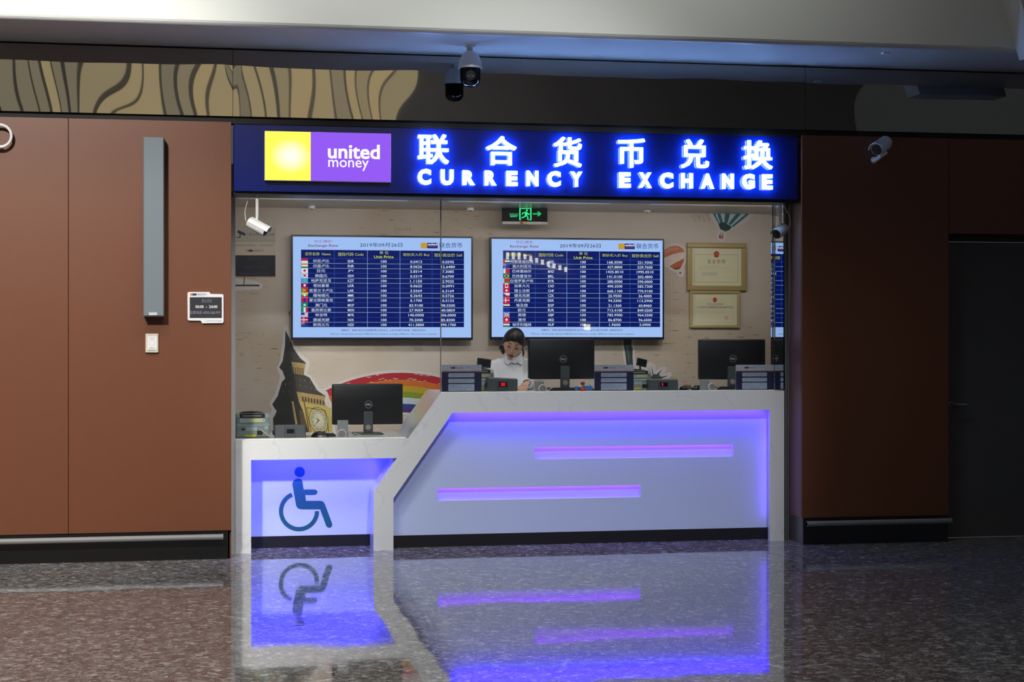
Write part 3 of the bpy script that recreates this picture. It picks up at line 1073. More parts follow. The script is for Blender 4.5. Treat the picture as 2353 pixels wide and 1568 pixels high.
sh.poly([(152, 796), (196, 796), (188, 783), (202, 783), (222, 801), (202, 820), (188, 820), (196, 807), (152, 807)], (30, 200, 110), 1)
sh.text('安全出口', -32, 797, 38, 812, (80, 235, 165), 1, 0.02)
sh.text('EXIT', -26, 815, 34, 827, (80, 235, 165), 1, 0.04)
sh.build('pictogram', INK_SCREEN, ex)
sh = Sheet(12.8975, at(12.9, 1180, 260, 3.46), 0.0004)
sh.rect(50, 866, 76, 882, (170, 60, 50), 1)
sh.rect(80, 866, 106, 882, (200, 170, 70), 1)
sh.build('sticker', INK, ex)

# ---- rate screens
NAVY, LINE, LINE2, YEL, WHT, BG = (8, 24, 104), (56, 100, 178), (165, 205, 232), (196, 206, 70), (226, 234, 250), (168, 200, 255)
R, Wt, Gn, Bl, Yl, Lb, Or, Dg = (200, 24, 50), (225, 230, 240), (30, 130, 80), (30, 50, 170), (225, 215, 50), (60, 165, 225), (226, 130, 70), (40, 90, 80)
hs = lambda *cs: [(0, k / len(cs), 1, (k + 1) / len(cs), c) for k, c in enumerate(cs)]
vs_ = lambda *cs: [(k / len(cs), 0, (k + 1) / len(cs), 1, c) for k, c in enumerate(cs)]
T1 = [('印尼卢比', 'IDR', '0.0413', '0.0595', hs(R, Wt)), ('印度卢比', 'INR', '8.0626', '12.6480', hs(Or, Wt, Gn)),
      ('日元', 'JPY', '5.8314', '7.3085', [(0, 0, 1, 1, Wt), 'D', R]), ('韩国元', 'KRW', '0.5319', '0.6709', [(0, 0, 1, 1, Wt), (.1, .15, .28, .3, Bl), (.72, .7, .9, .85, Bl), (.1, .7, .28, .85, Bl), (.72, .15, .9, .3, Bl), 'D', R]),
      ('哈萨克坚戈', 'KZT', '1.1150', '2.9025', [(0, 0, 1, 1, Lb), 'D', (90, 175, 190)]), ('老挝基普', 'LKR', '0.0625', '0.0991', [(0, 0, 1, .3, R), (0, .3, 1, .75, (30, 30, 90)), (0, .75, 1, 1, R), 'D', Wt]),
      ('斯里兰卡卢比', 'LAK', '3.5569', '6.3169', [(0, 0, 1, 1, (170, 60, 40)), (0, .1, .22, .9, (120, 130, 60)), (.22, .1, .4, .9, Or), 'D', (200, 150, 60)]),
      ('缅甸缅元', 'MMK', '0.3643', '0.5726', hs(Yl, (70, 150, 90), R) + ['D', Wt]), ('蒙古图格里克', 'MNT', '0.1700', '0.3133', vs_(R, Bl, R)),
      ('澳门元', 'MOP', '83.9100', '98.5500', [(0, 0, 1, 1, (20, 125, 105)), 'D', (190, 225, 200)]), ('墨西哥比索', 'MXN', '27.9059', '40.0859', vs_(Gn, Wt, R)),
      ('林吉特', 'MYR', '140.0000', '206.0000', hs((190, 150, 190), Wt, (190, 150, 190), Wt, (190, 150, 190)) + [(0, 0, .5, .55, (40, 60, 150))]),
      ('挪威克朗', 'NOK', '70.5000', '85.8300', [(0, 0, 1, 1, R), (.3, 0, .45, 1, Wt), (0, .4, 1, .6, Wt), (.35, 0, .4, 1, Bl)]), ('新西兰元', 'NZD', '411.5800', '490.1700', [(0, 0, 1, 1, (30, 50, 130)), (0, 0, .5, .5, (150, 110, 160))])]
T2 = [('阿联酋迪拉姆', 'AED', '168.3500', '221.9300', hs(Gn, Wt, (40, 40, 50)) + [(0, 0, .25, 1, R)]), ('澳大利亚元', 'AUD', '437.8800', '529.7600', [(0, 0, 1, 1, (30, 60, 160)), (0, 0, .45, .45, (150, 120, 170)), (.18, .65, .32, .82, Wt)]),
      ('巴林第纳尔', 'BHD', '1435.8510', '1995.0510', [(0, 0, .35, 1, Wt), (.35, 0, 1, 1, (190, 40, 60))]), ('巴西雷亚尔', 'BRL', '141.0100', '202.4800', [(0, 0, 1, 1, (30, 120, 60)), 'L', (215, 205, 60), 'D', (40, 70, 130)]),
      ('白俄罗斯卢布', 'BYR', '280.0000', '390.0000', [(0, 0, 1, .66, (190, 50, 50)), (0, .66, 1, 1, (60, 130, 70)), (0, 0, .12, 1, Wt)]), ('加拿大元', 'CAD', '490.3500', '583.7200', vs_(R, Wt, Wt, R) + ['D', R]),
      ('瑞士法郎', 'CHF', '660.1100', '770.9100', [(0, 0, 1, 1, R), (.42, .2, .58, .8, Wt), (.28, .4, .72, .6, Wt)]), ('捷克克朗', 'CZK', '25.9500', '36.4000', hs(Wt, R) + ['T', (40, 70, 150)]),
      ('丹麦克朗', 'DKK', '94.3300', '113.2900', [(0, 0, 1, 1, R), (.3, 0, .43, 1, Wt), (0, .42, 1, .58, Wt)]), ('埃及镑', 'EGP', '21.1360', '60.8460', hs(R, Wt, (25, 30, 60))),
      ('欧元', 'EUR', '713.4100', '849.0200', [(0, 0, 1, 1, (20, 50, 160))]), ('英镑', 'GBP', '783.9900', '964.5500', [(0, 0, 1, 1, (40, 50, 130)), 'X', Wt, (.42, 0, .58, 1, Wt), (0, .38, 1, .62, Wt), (.46, 0, .54, 1, R), (0, .44, 1, .56, R)]),
      ('港币', 'HKD', '86.8700', '96.6500', [(0, 0, 1, 1, R), 'D', Wt]), ('匈牙利福林', 'HUF', '1.9600', '3.0900', hs(R, Wt, Gn))]


def rate_screen(rows, TL, BR, label, corners, crop, cols, head):
    """corners: outer corners on the enlarged view; cols: x of the six column lines; head: rows of header top, header foot, table foot, at the left edge"""
    (lx, lt, rx, rt, lb_, rb) = corners
    x0, x1 = TL.x, BR.x
    z1, z0 = TL.z, BR.z
    Yf = 13.10

    def m(x, y):
        uu = (x - lx) / (rx - lx)
        top = lt + (rt - lt) * uu
        bot = lb_ + (rb - lb_) * uu
        return x0 + uu * (x1 - x0), z1 - (y - top) / (bot - top) * (z1 - z0)
    tv = thing('rate_screen', ((x0 + x1) / 2, Yf, z0), label, 'screen', 'exchange rate screens')
    box('casing', mat('screen_bezel', (16, 16, 30), 0.3), x0, x1, Yf, Yf + 0.045, z0, z1, tv, 0.003)
    box('back_box', mat('screen_bezel'), x0 + .2, x1 - .2, Yf + .045, BY - .0005, z0 + .12, z1 - .12, tv)
    a0, a1 = 148 + 20, 0
    sh = Sheet(Yf - 0.0006, m, 0.0004)
    bez = 20
    sh.poly([(lx + bez, lt + 22), (rx - bez, rt + 20), (rx - bez, rb - 30), (lx + bez, lb_ - 34)], BG, 0)
    # the pale table sheet of the slide follows straight rows in the plane of the screen
    yl = lambda x, y: y + (lt + (rt - lt) * (x - lx) / (rx - lx) - lt) * (1 - (y - lt) / (lb_ - lt)) + (rb - lb_) * (x - lx) / (rx - lx) * ((y - lt) / (lb_ - lt))

    def pl(x, y):
        return (x, yl(x, y))

    def q(xa, ya, xb, yb, c, layer):
        sh.poly([pl(xa, ya), pl(xb, ya), pl(xb, yb), pl(xa, yb)], c, layer)

    def tx(s, xa, ya, xb, yb, c, layer, bold=0.02):
        xm_ = (xa + xb) / 2
        d = yl(xm_, (ya + yb) / 2) - (ya + yb) / 2
        sh.text(s, xa, ya + d, xb, yb + d, c, layer, bold)
    hT, hB, tB = head
    q(cols[0], hT, cols[5], tB, NAVY, 1)
    n = len(rows)
    rh = (tB - hB) / n
    for k in range(n):
        q(cols[0], hB + rh * k - 1.6, cols[5], hB + rh * k + 1.6, LINE2 if k % 3 else LINE, 2)
    for c in cols[1:5]:
        q(c - 1.7, hT, c + 1.7, tB, LINE2 if c in (cols[2], cols[3]) else LINE, 2)
    w = cols[5] - cols[0]
    f = w / (2178 - 262)
    cx = [(cols[k] + cols[k + 1]) / 2 for k in range(5)]
    hm = (hT + hB) / 2
    tx('货币名称  Name', cx[0] - 148 * f, hm - 22, cx[0] + 150 * f, hm + 18, YEL, 3)
    tx('国际代码 Code', cx[1] - 148 * f, hm - 22, cx[1] + 148 * f, hm + 20, YEL, 3)
    tx('单 位', cx[2] - 50 * f, hT + 8, cx[2] + 55 * f, hT + 46, YEL, 3)
    tx('Unit Price', cx[2] - 115 * f, hT + 62, cx[2] + 115 * f, hT + 94, YEL, 3)
    tx('现钞买入价 Buy', cx[3] - 155 * f, hm - 22, cx[3] + 160 * f, hm + 20, YEL, 3)
    tx('现钞卖出价 Sell', cx[4] - 165 * f, hm - 22, cx[4] + 165 * f, hm + 20, YEL, 3)
    for k, (nm, code, buy, sell, flag) in enumerate(rows):
        yc = hB + rh * (k + .5)
        fx0, fx1, fy0, fy1 = cols[0] + 3, cols[0] + 80 * f, yc - rh * .47, yc + rh * .47
        lay, it = 2, iter(flag)
        for e in it:
            lay += 1
            if isinstance(e, tuple):
                q(fx0 + e[0] * (fx1 - fx0), fy0 + e[1] * (fy1 - fy0), fx0 + e[2] * (fx1 - fx0), fy0 + e[3] * (fy1 - fy0), e[4], lay * .5 + 1.5)
            else:
                c = next(it)
                mx_, my_ = (fx0 + fx1) / 2, (fy0 + fy1) / 2
                if e == 'D':
                    sh.disc(mx_, yl(mx_, my_), 15, c, lay * .5 + 1.5, n=12)
                elif e == 'L':
                    sh.poly([pl(fx0 + 5, my_), pl(mx_, fy0 + 5), pl(fx1 - 5, my_), pl(mx_, fy1 - 5)], c, lay * .5 + 1.5)
                elif e == 'T':
                    sh.poly([pl(fx0, fy0), pl(mx_, my_), pl(fx0, fy1)], c, lay * .5 + 1.5)
                elif e == 'X':
                    sh.poly([pl(fx0, fy0), pl(fx0 + 12, fy0), pl(fx1, fy1), pl(fx1 - 12, fy1)], c, lay * .5 + 1.5)
                    sh.poly([pl(fx1, fy0), pl(fx1 - 12, fy0), pl(fx0, fy1), pl(fx0 + 12, fy1)], c, lay * .5 + 1.5)
        nw = 22.5 * len(nm) * f + 2
        nc = cols[0] + (80 + (cols[1] - cols[0])) / 2 * f - (0 if len(nm) < 6 else 0)
        tx(nm, nc - nw, yc - 18, nc + nw, yc + 20, WHT, 3, 0.025)
        tx(code, cx[1] - 36 * f, yc - 14, cx[1] + 36 * f, yc + 17, WHT, 3, 0.012)
        tx('100', cx[2] - 33 * f, yc - 14, cx[2] + 33 * f, yc + 17, WHT, 3, 0.012)
        bw = 11.6 * len(buy) * f
        tx(buy, cx[3] - bw, yc - 14, cx[3] + bw, yc + 17, WHT, 3, 0.010)
        bw = 11.6 * len(sell) * f
        tx(sell, cx[4] - bw, yc - 14, cx[4] + bw, yc + 17, WHT, 3, 0.010)
    # title line
    X0 = cols[0]
    tx('外汇牌价', X0 + 152 * f, hT - 118, X0 + 362 * f, hT - 84, (150, 70, 130), 3, 0.0)
    tx('Exchange Rate', X0 + 85 * f, hT - 66, X0 + 428 * f, hT - 28, (130, 30, 90), 3, 0.012)
    tx('2019年09月26日', X0 + 685 * f, hT - 92, X0 + 1182 * f, hT - 40, (8, 8, 60), 3, 0.03)
    q(X0 + 1400 * f, hT - 96, X0 + 1478 * f, hT - 30, (208, 160, 50), 3)
    q(X0 + 1476 * f, hT - 96, X0 + 1602 * f, hT - 30, (16, 24, 110), 3)
    tx('united', X0 + 1484 * f, hT - 92, X0 + 1596 * f, hT - 64, (235, 238, 250), 5, 0.025)
    tx('money', X0 + 1496 * f, hT - 58, X0 + 1584 * f, hT - 38, (150, 90, 140), 5, 0.01)
    tx('联合货币', X0 + 1622 * f, hT - 100, X0 + 1895 * f, hT - 38, (10, 30, 110), 3, 0.022)
    tx('温馨提示：每笔兑换业务加收服务费人民币60元，人民币兑换不另找零，谢谢您的合作。', X0 + 462 * f, tB + 24, X0 + 1462 * f, tB + 50, (40, 50, 110), 3, 0.0)
    tx('Warm tips : We will charge commission RMB 60 for each transaction ,no change is RMB never .Thank you for your cooperation.', X0 + 338 * f, tB + 74, X0 + 1600 * f, tB + 96, (10, 16, 70), 3, 0.0)
    sh.build('screen_image', INK_SCREEN, tv)
    return tv


YF = 13.10
rate_screen(T1, P(669, 539.5, YF), P(1086.6, 782, YF), 'exchange rate screen listing rupiah to New Zealand dollar, above the clock tower print',
            (148, 45, 2285, 72, 1300, 1297), None, (262, 648, 1035, 1418, 1798, 2178), (222, 325, 1143))
rate_screen(T2, P(1125.8, 545, YF), P(1526.2, 781, YF), 'exchange rate screen listing dirham to forint, behind the clerk',
            (132, 72, 2180, 90, 1292, 1285), None, (283, 655, 1025, 1410, 1772, 2130), (230, 330, 1139))
MB().tube([P(667, 715, 13.15), P(664, 719, 13.15), P(667, 724, 13.15)], .004, 8).build('cable_loop', mat('black_plastic', (18, 18, 20), 0.4), label='little black cable loop beside the screen with rupiah', cat='cable')

# ---- certificates
def certificate(crop_box, frame_w, depth, label, texts, beads):
    mk = at(BY - .02, 1480, 460, 4.611)
    (x0, y0, x1, y1) = crop_box
    (xa, za), (xb, zb) = mk(x0, (y1)), mk(x1, y0)
    th = thing('framed_certificate', ((xa + xb) / 2, BY - .02, za), label, 'certificate', 'framed certificates')
    g = mat('gilt_frame' if beads else 'pale_gilt_frame', (172, 150, 98) if beads else (190, 170, 122), 0.4, 0.15)
    wd = frame_w
    for r in ((xa, xb, zb - wd, zb), (xa, xb, za, za + wd), (xa, xa + wd, za + wd, zb - wd), (xb - wd, xb, za + wd, zb - wd)):
        box('frame_bar', g, r[0], r[1], BY - depth, BY - .0005, r[2], r[3], th, 0.005)
    if beads:
        t = MB()
        nb = 26
        for k in range(nb):
            for zq in (zb - wd * .35, za + wd * .35):
                t.ball((xa + wd * .4 + (xb - xa - wd * .8) * k / (nb - 1), BY - depth, zq), .004, 6, 4)
        t.build('beading', mat('gilt_bead', (225, 210, 160), 0.25, 0.6), th, smooth=True, kind='stuff')
    box('sheet', mat('cream_paper', (226, 220, 186), 0.25, 0, 0.5), xa + wd - .002, xb - wd + .002, BY - .012, BY - .001, za + wd - .002, zb - wd + .002, th)
    sh = Sheet(BY - .0125, mk, 0.0003)
    texts(sh)
    sh.build('print', INK, th)


def emblem(sh, cx, cy, r):
    sh.disc(cx, cy, r, (196, 50, 34), 1, n=18)
    sh.poly([(cx - r * .62, cy + r * .72), (cx + r * .62, cy + r * .72), (cx + r * .78, cy + r * 1.2), (cx - r * .78, cy + r * 1.2)], (196, 50, 34), 1)
    sh.disc(cx, cy - r * .3, r * .16, (222, 150, 60), 2, n=8)
    sh.rect(cx - r * .5, cy + r * .2, cx + r * .5, cy + r * .42, (222, 140, 60), 2)
    for k in range(4):
        qa = math.radians(200 + 140 * k / 3)
        sh.disc(cx + r * .45 * math.cos(qa), cy - r * .1 + r * .4 * math.sin(qa), r * .08, (222, 150, 60), 2, n=6)


def cert_a(sh):
    for r in ((535, 577, 997, 580), (535, 868, 997, 871), (535, 577, 538, 871), (994, 577, 997, 871)):
        sh.rect(*r, (150, 140, 110), 1)
    emblem(sh, 770, 570, 29)
    sh.text('营 业 执 照', 675, 630, 862, 672, (110, 84, 66), 1, 0.03)
    for y, xa, xb in ((700, 570, 800), (716, 570, 930), (732, 570, 760), (748, 840, 942), (820, 850, 940)):
        sh.rect(xa, y, xb, y + 2.2, (176, 168, 140), 1)
    sh.rect(610, 764, 780, 800, (206, 198, 172), 1)


def cert_b(sh):
    for r in ((540, 1000, 960, 1003), (540, 1300, 960, 1303), (540, 1000, 543, 1303), (957, 1000, 960, 1303)):
        sh.rect(*r, (196, 186, 150), 1)
    emblem(sh, 753, 1054, 22)
    sh.text('中华人民共和国', 668, 1093, 838, 1116, (130, 100, 90), 1, 0.01)
    sh.text('个人本外币兑换特许业务经营许可证', 562, 1124, 942, 1150, (120, 96, 86), 1, 0.01)
    for y, xa, xb in ((1178, 570, 900), (1192, 570, 880), (1206, 570, 640), (1240, 600, 700)):
        sh.rect(xa, y, xb, y + 2.4, (190, 182, 152), 1)
    sh.disc(875, 1250, 22, (222, 178, 150), 1, n=14)


certificate((455, 458, 1082, 958), 0.040, 0.035, 'gilt beaded frame with a cream certificate and red emblem, upper of two', cert_a, True)
certificate((485, 958, 1017, 1355), 0.026, 0.025, 'plain thin gilt framed certificate, lower of the two on the wall', cert_b, False)

# ---- notices on the wall by the left jamb
mk = at(BY - .01, 520, 430, 5.805)
def plaque(name, x0, y0, x1, y1, label, m, draw):
    (xa, za), (xb, zb) = mk(x0, y1), mk(x1, y0)
    o = thing(name, ((xa + xb) / 2, BY - .01, za), label, 'notice', 'notices by the jamb')
    box('plate', m, xa, xb, BY - .006, BY - .0005, za, zb, o, 0.001)
    sh = Sheet(BY - .0066, mk, 0.0003)
    draw(sh)
    sh.build('print', INK, o)


def n_cam(sh):
    sh.rect(273, 560, 276, 705, (120, 116, 108), 1)
    sh.poly([(150, 580), (165, 578), (250, 615), (262, 640), (240, 648), (150, 612)], (22, 28, 58), 1)
    sh.poly([(175, 625), (195, 632), (188, 680), (135, 678), (135, 668), (176, 666)], (60, 62, 80), 1)
    sh.text('您已进入监控区域', 300, 612, 640, 650, (70, 66, 84), 1, 0.02)
    sh.text('MONITORING AREA', 405, 672, 530, 686, (140, 132, 124), 1)
    sh.rect(122, 708, 655, 712, (150, 146, 136), 1)


def n_hours(sh):
    sh.text('请保管好您的随身物品', 124, 766, 388, 788, (120, 90, 74), 1, 0.01)
    sh.text('请当面点清款项', 445, 766, 630, 788, (120, 90, 74), 1, 0.01)
    sh.rect(258, 836, 352, 864, (196, 150, 60), 1)
    sh.rect(300, 836, 352, 864, (40, 44, 96), 2)
    sh.text('联合货币', 360, 836, 492, 864, (84, 84, 112), 1, 0.02)
    sh.rect(121, 908, 655, 1196, (168, 96, 60), 1)
    sh.rect(121, 914, 655, 1190, (12, 18, 34), 2)
    sh.text('营业时间', 278, 940, 466, 974, (52, 56, 74), 3, 0.01)
    sh.text('00:00 - 24:00', 220, 1050, 530, 1086, (38, 44, 62), 3, 0.02)
    sh.text('4000-268-999', 175, 1142, 565, 1168, (52, 58, 76), 3, 0.01)


plaque('notice_plaque', 95, 545, 655, 728, 'grey surveillance notice with a camera pictogram behind the hanging camera', mat('grey_notice', (176, 168, 154), 0.4), n_cam)
plaque('notice_plaque', 95, 738, 655, 1200, 'notice with a dark navy lower half on the wall by the jamb', mat('beige_notice', (196, 184, 166), 0.4), n_hours)

# ---- cut-out prints pasted on the wall
def cutout(name, label, cat, ox, oy, k, draw, outline, depth=0.004):
    m = at(BY - .005, ox, oy, k)
    pts = [m(*p) for p in outline]
    o = thing(name, (sum(p[0] for p in pts) / len(pts), BY - .003, min(p[1] for p in pts)), label, cat, 'pasted cut-out prints')
    t = MB()
    t.prism(pts, BY - depth, BY - .0004)
    t.build('backing', mat('white_vinyl', (214, 206, 204), 0.5), o)
    sh = Sheet(BY - depth - .0003, m, 0.0002)
    draw(sh)
    sh.build('print', INK, o)


DK, DK2, GOLD, GOLD2, BRN = (44, 42, 40), (64, 58, 54), (178, 150, 96), (196, 176, 100), (70, 44, 26)


def tower(sh):
    sh.poly([(640, 135), (690, 240), (730, 340), (800, 440), (860, 490), (838, 620), (900, 650), (985, 790), (1075, 850), (1060, 900), (1078, 955), (1135, 985), (1148, 1300), (515, 1300), (505, 1090), (525, 1060),
             (545, 1010), (520, 980), (497, 940), (555, 850), (600, 700), (637, 660), (608, 580), (572, 540), (610, 470), (635, 300)], DK, 0)
    sh.poly([(705, 478), (860, 498), (835, 625), (725, 605)], GOLD, 1)
    for q in range(6):
        x = 722 + q * 20
        sh.poly([(x, 535 + q * 2), (x + 9, 536 + q * 2), (x + 12, 605 + q * 3), (x + 3, 604 + q * 3)], BRN, 2)
    sh.poly([(640, 200), (690, 250), (730, 345), (800, 445), (855, 488), (720, 468), (672, 300)], DK2, 1)
    sh.poly([(738, 622), (900, 652), (985, 792), (1075, 850), (762, 802)], DK2, 1)
    for q, (x, y) in enumerate(((800, 680), (850, 685), (905, 700), (800, 735), (860, 745), (920, 760), (965, 775), (640, 720), (690, 715), (620, 800), (680, 800))):
        sh.poly([(x - 5, y), (x, y - 12), (x + 5, y), (x, y + 16)], (128, 118, 106), 2)
    sh.poly([(760, 802), (1075, 852), (1060, 900), (1078, 952), (786, 912)], GOLD, 1)
    for q in range(8):
        x, y = 818 + q * 32, 850 + q * 6
        sh.poly([(x, y + 50), (x, y + 10), (x + 8, y), (x + 16, y + 12), (x + 18, y + 54)], BRN, 2)
    sh.poly([(786, 912), (1078, 956), (1135, 985), (1150, 1300), (905, 1300), (830, 1010)], GOLD2, 1)
    sh.poly([(832, 890), (845, 892), (912, 1290), (898, 1290)], (120, 66, 30), 2)
    sh.poly([(706, 905), (726, 907), (772, 1160), (748, 1160)], GOLD, 2)
    sh.poly([(786, 1000), (830, 1010), (862, 1160), (806, 1160)], (88, 70, 44), 2)
    # clock
    for (rx, rz, c, l) in ((104, 150, (120, 100, 60), 2), (98, 142, GOLD2, 3), (84, 118, (206, 200, 166), 4), (78, 110, (120, 112, 92), 5), (72, 102, (206, 200, 172), 6), (58, 84, (110, 100, 82), 7), (54, 80, (212, 206, 178), 8)):
        sh.disc(1000, 1112, rx, c, l, rz, 28, rot=-0.28)
    for q in range(12):
        qa = 2 * math.pi * q / 12
        x, y = 1000 + 65 * math.cos(qa) * 1.0 + 20 * math.sin(qa), 1112 + 92 * math.sin(qa) - 14 * math.cos(qa)
        sh.disc(x, y, 5, (70, 60, 44), 9, n=6)
    sh.poly([(998, 1108), (1002, 1118), (972, 1150), (968, 1144)], (26, 22, 18), 10)
    sh.poly([(1002, 1108), (996, 1116), (966, 1086), (968, 1082)], (26, 22, 18), 10)
    sh.disc(1000, 1112, 7, (26, 22, 18), 11, n=10)
    for a_, b__ in (((868, 975), (1068, 1005)), ((1068, 1005), (1112, 1260)), ((868, 975), (925, 1275))):
        dx_, dy_ = b__[0] - a_[0], b__[1] - a_[1]
        L_ = math.hypot(dx_, dy_)
        nx_, ny_ = -dy_ / L_ * 3, dx_ / L_ * 3
        sh.poly([(a_[0] - nx_, a_[1] - ny_), (b__[0] - nx_, b__[1] - ny_), (b__[0] + nx_, b__[1] + ny_), (a_[0] + nx_, a_[1] + ny_)], BRN, 3)


cutout('clock_tower_print', 'leaning gothic clock tower cut-out print behind the low counter', 'wall print', 520, 730, 4.706, tower,
       [(628, 85), (660, 85), (705, 200), (750, 310), (815, 400), (890, 460), (905, 510), (870, 600), (925, 640), (1010, 770), (1090, 800), (1112, 850), (1100, 930), (1150, 970), (1190, 1310), (480, 1310), (470, 1060), (490, 1000),
        (462, 935), (520, 840), (570, 690), (585, 640), (548, 545), (580, 470), (605, 290)])

RC = (920, 1237)
def arc(r, a0=-27, a1=38, n=36):
    return [(RC[0] + r * math.sin(math.radians(a0 + (a1 - a0) * k / n)), RC[1] - r * math.cos(math.radians(a0 + (a1 - a0) * k / n))) for k in range(n + 1)]


def rainbow(sh):
    rnd = random.Random(3)
    for r0, r1, c in ((380, 364, (176, 18, 34)), (364, 350, (206, 104, 24)), (350, 336, (186, 160, 20)), (336, 323, (130, 150, 24)), (323, 309, (196, 204, 214)), (309, 298, (42, 60, 130)), (298, 289, (76, 28, 116))):
        sh.band(arc(r1), arc(r0), c, 1)
    for _ in range(46):      # dry-brush specks
        qa = math.radians(rnd.uniform(-20, 20))
        r = rnd.choice((378, 377, 365, 363, 366, 310, 308, 324))+ rnd.uniform(-3, 3)
        x, y = RC[0] + r * math.sin(qa), RC[1] - r * math.cos(qa)
        l = rnd.uniform(2, 8)
        sh.poly([(x - l, y + .4), (x - l * .2, y - rnd.uniform(.6, 1.6)), (x + l, y - .3), (x + l * .3, y + rnd.uniform(.6, 1.6))], (205, 190, 184) if r > 320 else (60, 150, 200), 2)


cutout('rainbow_print', 'painted rainbow cut-out print behind the monitor on the low counter', 'wall print', 0, 0, 1, rainbow, arc(386, -27.8, 39) + list(reversed(arc(283, -27.8, 39))), 0.003)

TEAL = (30, 108, 122)


def balloon_a(sh):
    sh.poly([(700, 20), (705, 90), (722, 130), (790, 245), (860, 240), (935, 285), (1000, 240), (1090, 190), (1160, 110), (1200, 20)], (196, 204, 204), 0)
    for s in ([(700, 20), (712, 20), (738, 112), (797, 242), (785, 244), (722, 130)], [(752, 20), (790, 20), (800, 112), (836, 240), (808, 242), (763, 112)],
              [(866, 20), (930, 20), (922, 112), (882, 248), (850, 244), (862, 112)], [(1030, 20), (1100, 20), (1062, 112), (918, 266), (893, 254), (1002, 112)],
              [(1165, 20), (1200, 20), (1160, 110), (944, 288), (928, 276), (1120, 112)]):
        sh.poly(s, TEAL, 1)
    sh.poly([(785, 246), (850, 236), (932, 284), (903, 318), (862, 334), (806, 308)], (16, 64, 62), 2)
    sh.poly([(806, 306), (862, 332), (858, 337), (804, 312)], (170, 178, 176), 3)
    sh.poly([(798, 372), (840, 378), (832, 412), (792, 402)], (158, 36, 44), 1)
    sh.poly([(812, 382), (828, 384), (824, 398), (810, 396)], (206, 190, 184), 2)
    sh.poly([(815, 345), (822, 345), (806, 376), (800, 374)], (120, 60, 60), 1)
    sh.poly([(832, 345), (838, 347), (838, 378), (833, 378)], (120, 60, 60), 1)


cutout('balloon_print', 'teal striped hot-air balloon cut-out print above the certificates', 'wall print', 1480, 460, 4.611, balloon_a,
       [(672, 10), (690, 120), (720, 210), (785, 310), (762, 360), (768, 415), (800, 442), (840, 440), (868, 405), (872, 352), (925, 312), (1090, 232), (1170, 150), (1215, 80), (1230, 10)])


def balloon_b(sh):
    sh.poly([(150, 610), (180, 550), (260, 500), (320, 483), (370, 490), (410, 515), (430, 560), (425, 620), (400, 690), (372, 740), (330, 740), (270, 700), (200, 660)], (226, 206, 196), 0)
    sh.poly([(150, 640), (180, 550), (260, 500), (320, 483), (370, 490), (410, 515), (430, 552), (380, 556), (300, 577), (215, 612)], (204, 116, 86), 1)
    sh.poly([(168, 590), (200, 530), (260, 505), (330, 498), (390, 520), (330, 528), (240, 560)], (216, 140, 106), 2)
    sh.poly([(270, 700), (340, 660), (426, 618), (415, 662), (392, 710), (372, 735), (330, 740)], (186, 98, 52), 1)
    sh.poly([(335, 736), (372, 730), (388, 706), (340, 716), (300, 716)], (126, 60, 40), 2)
    sh.disc(382, 772, 11, (170, 50, 60), 1, n=12)


cutout('balloon_print', 'small orange and white hot-air balloon cut-out print at the screen edge', 'wall print', 1480, 460, 4.611, balloon_b,
       [(130, 620), (165, 540), (245, 475), (320, 455), (385, 462), (440, 500), (458, 560), (450, 640), (425, 720), (432, 775), (415, 812), (375, 818), (350, 795), (350, 768), (300, 755), (230, 710), (160, 670)])

SG, SG2 = (52, 66, 62), (84, 98, 92)


def statue(sh):
    sh.poly([(340, 180), (440, 180), (430, 250), (425, 285), (442, 340), (440, 430), (446, 505), (452, 640), (372, 640), (374, 505), (360, 380), (344, 300)], SG, 0)
    sh.poly([(372, 300), (396, 290), (392, 360), (412, 420), (400, 500), (384, 430)], SG2, 1)
    sh.poly([(408, 330), (426, 350), (428, 430), (416, 400)], (34, 46, 44), 1)
    sh.poly([(640, 640), (668, 612), (720, 616), (756, 644), (760, 700), (640, 700)], SG, 0)
    for x in (676, 692, 708, 724):
        sh.poly([(x, 622 + (x - 676) * .12), (x + 8, 623 + (x - 676) * .12), (x + 8, 644 + (x - 676) * .12), (x, 643 + (x - 676) * .12)], SG2, 1)
    sh.poly([(644, 522), (654, 560), (666, 612), (654, 618)], (30, 44, 58), 1)
    sh.poly([(768, 556), (716, 624), (704, 612)], (30, 44, 58), 1)
    sh.poly([(832, 626), (752, 660), (744, 644)], (30, 44, 58), 1)
    sh.poly([(610, 545), (640, 622), (626, 630)], (30, 44, 58), 1)


cutout('statue_print', 'green copper statue arm and spiked crown cut-out print below the second screen', 'wall print', 1360, 730, 4.706, statue,
       [(318, 170), (455, 170), (462, 340), (470, 470), (600, 500), (640, 480), (690, 520), (690, 580), (740, 540), (800, 530), (810, 575), (780, 605), (855, 590), (865, 630), (820, 665), (780, 720), (340, 720), (350, 520), (335, 400)])


def mast(sh):
    sh.rect(60, 1302, 440, 1324, (22, 34, 50), 1)
    sh.poly([(238, 1202), (249, 1202), (240, 1304), (228, 1304)], (30, 34, 48), 1)


cutout('mast_print', 'dark bar and rod cut-out print below the navy notice', 'wall print', 520, 430, 5.805, mast,
       [(60, 1222), (240, 1230), (400, 1256), (470, 1280), (492, 1315), (480, 1352), (430, 1368), (60, 1384)], 0.003)

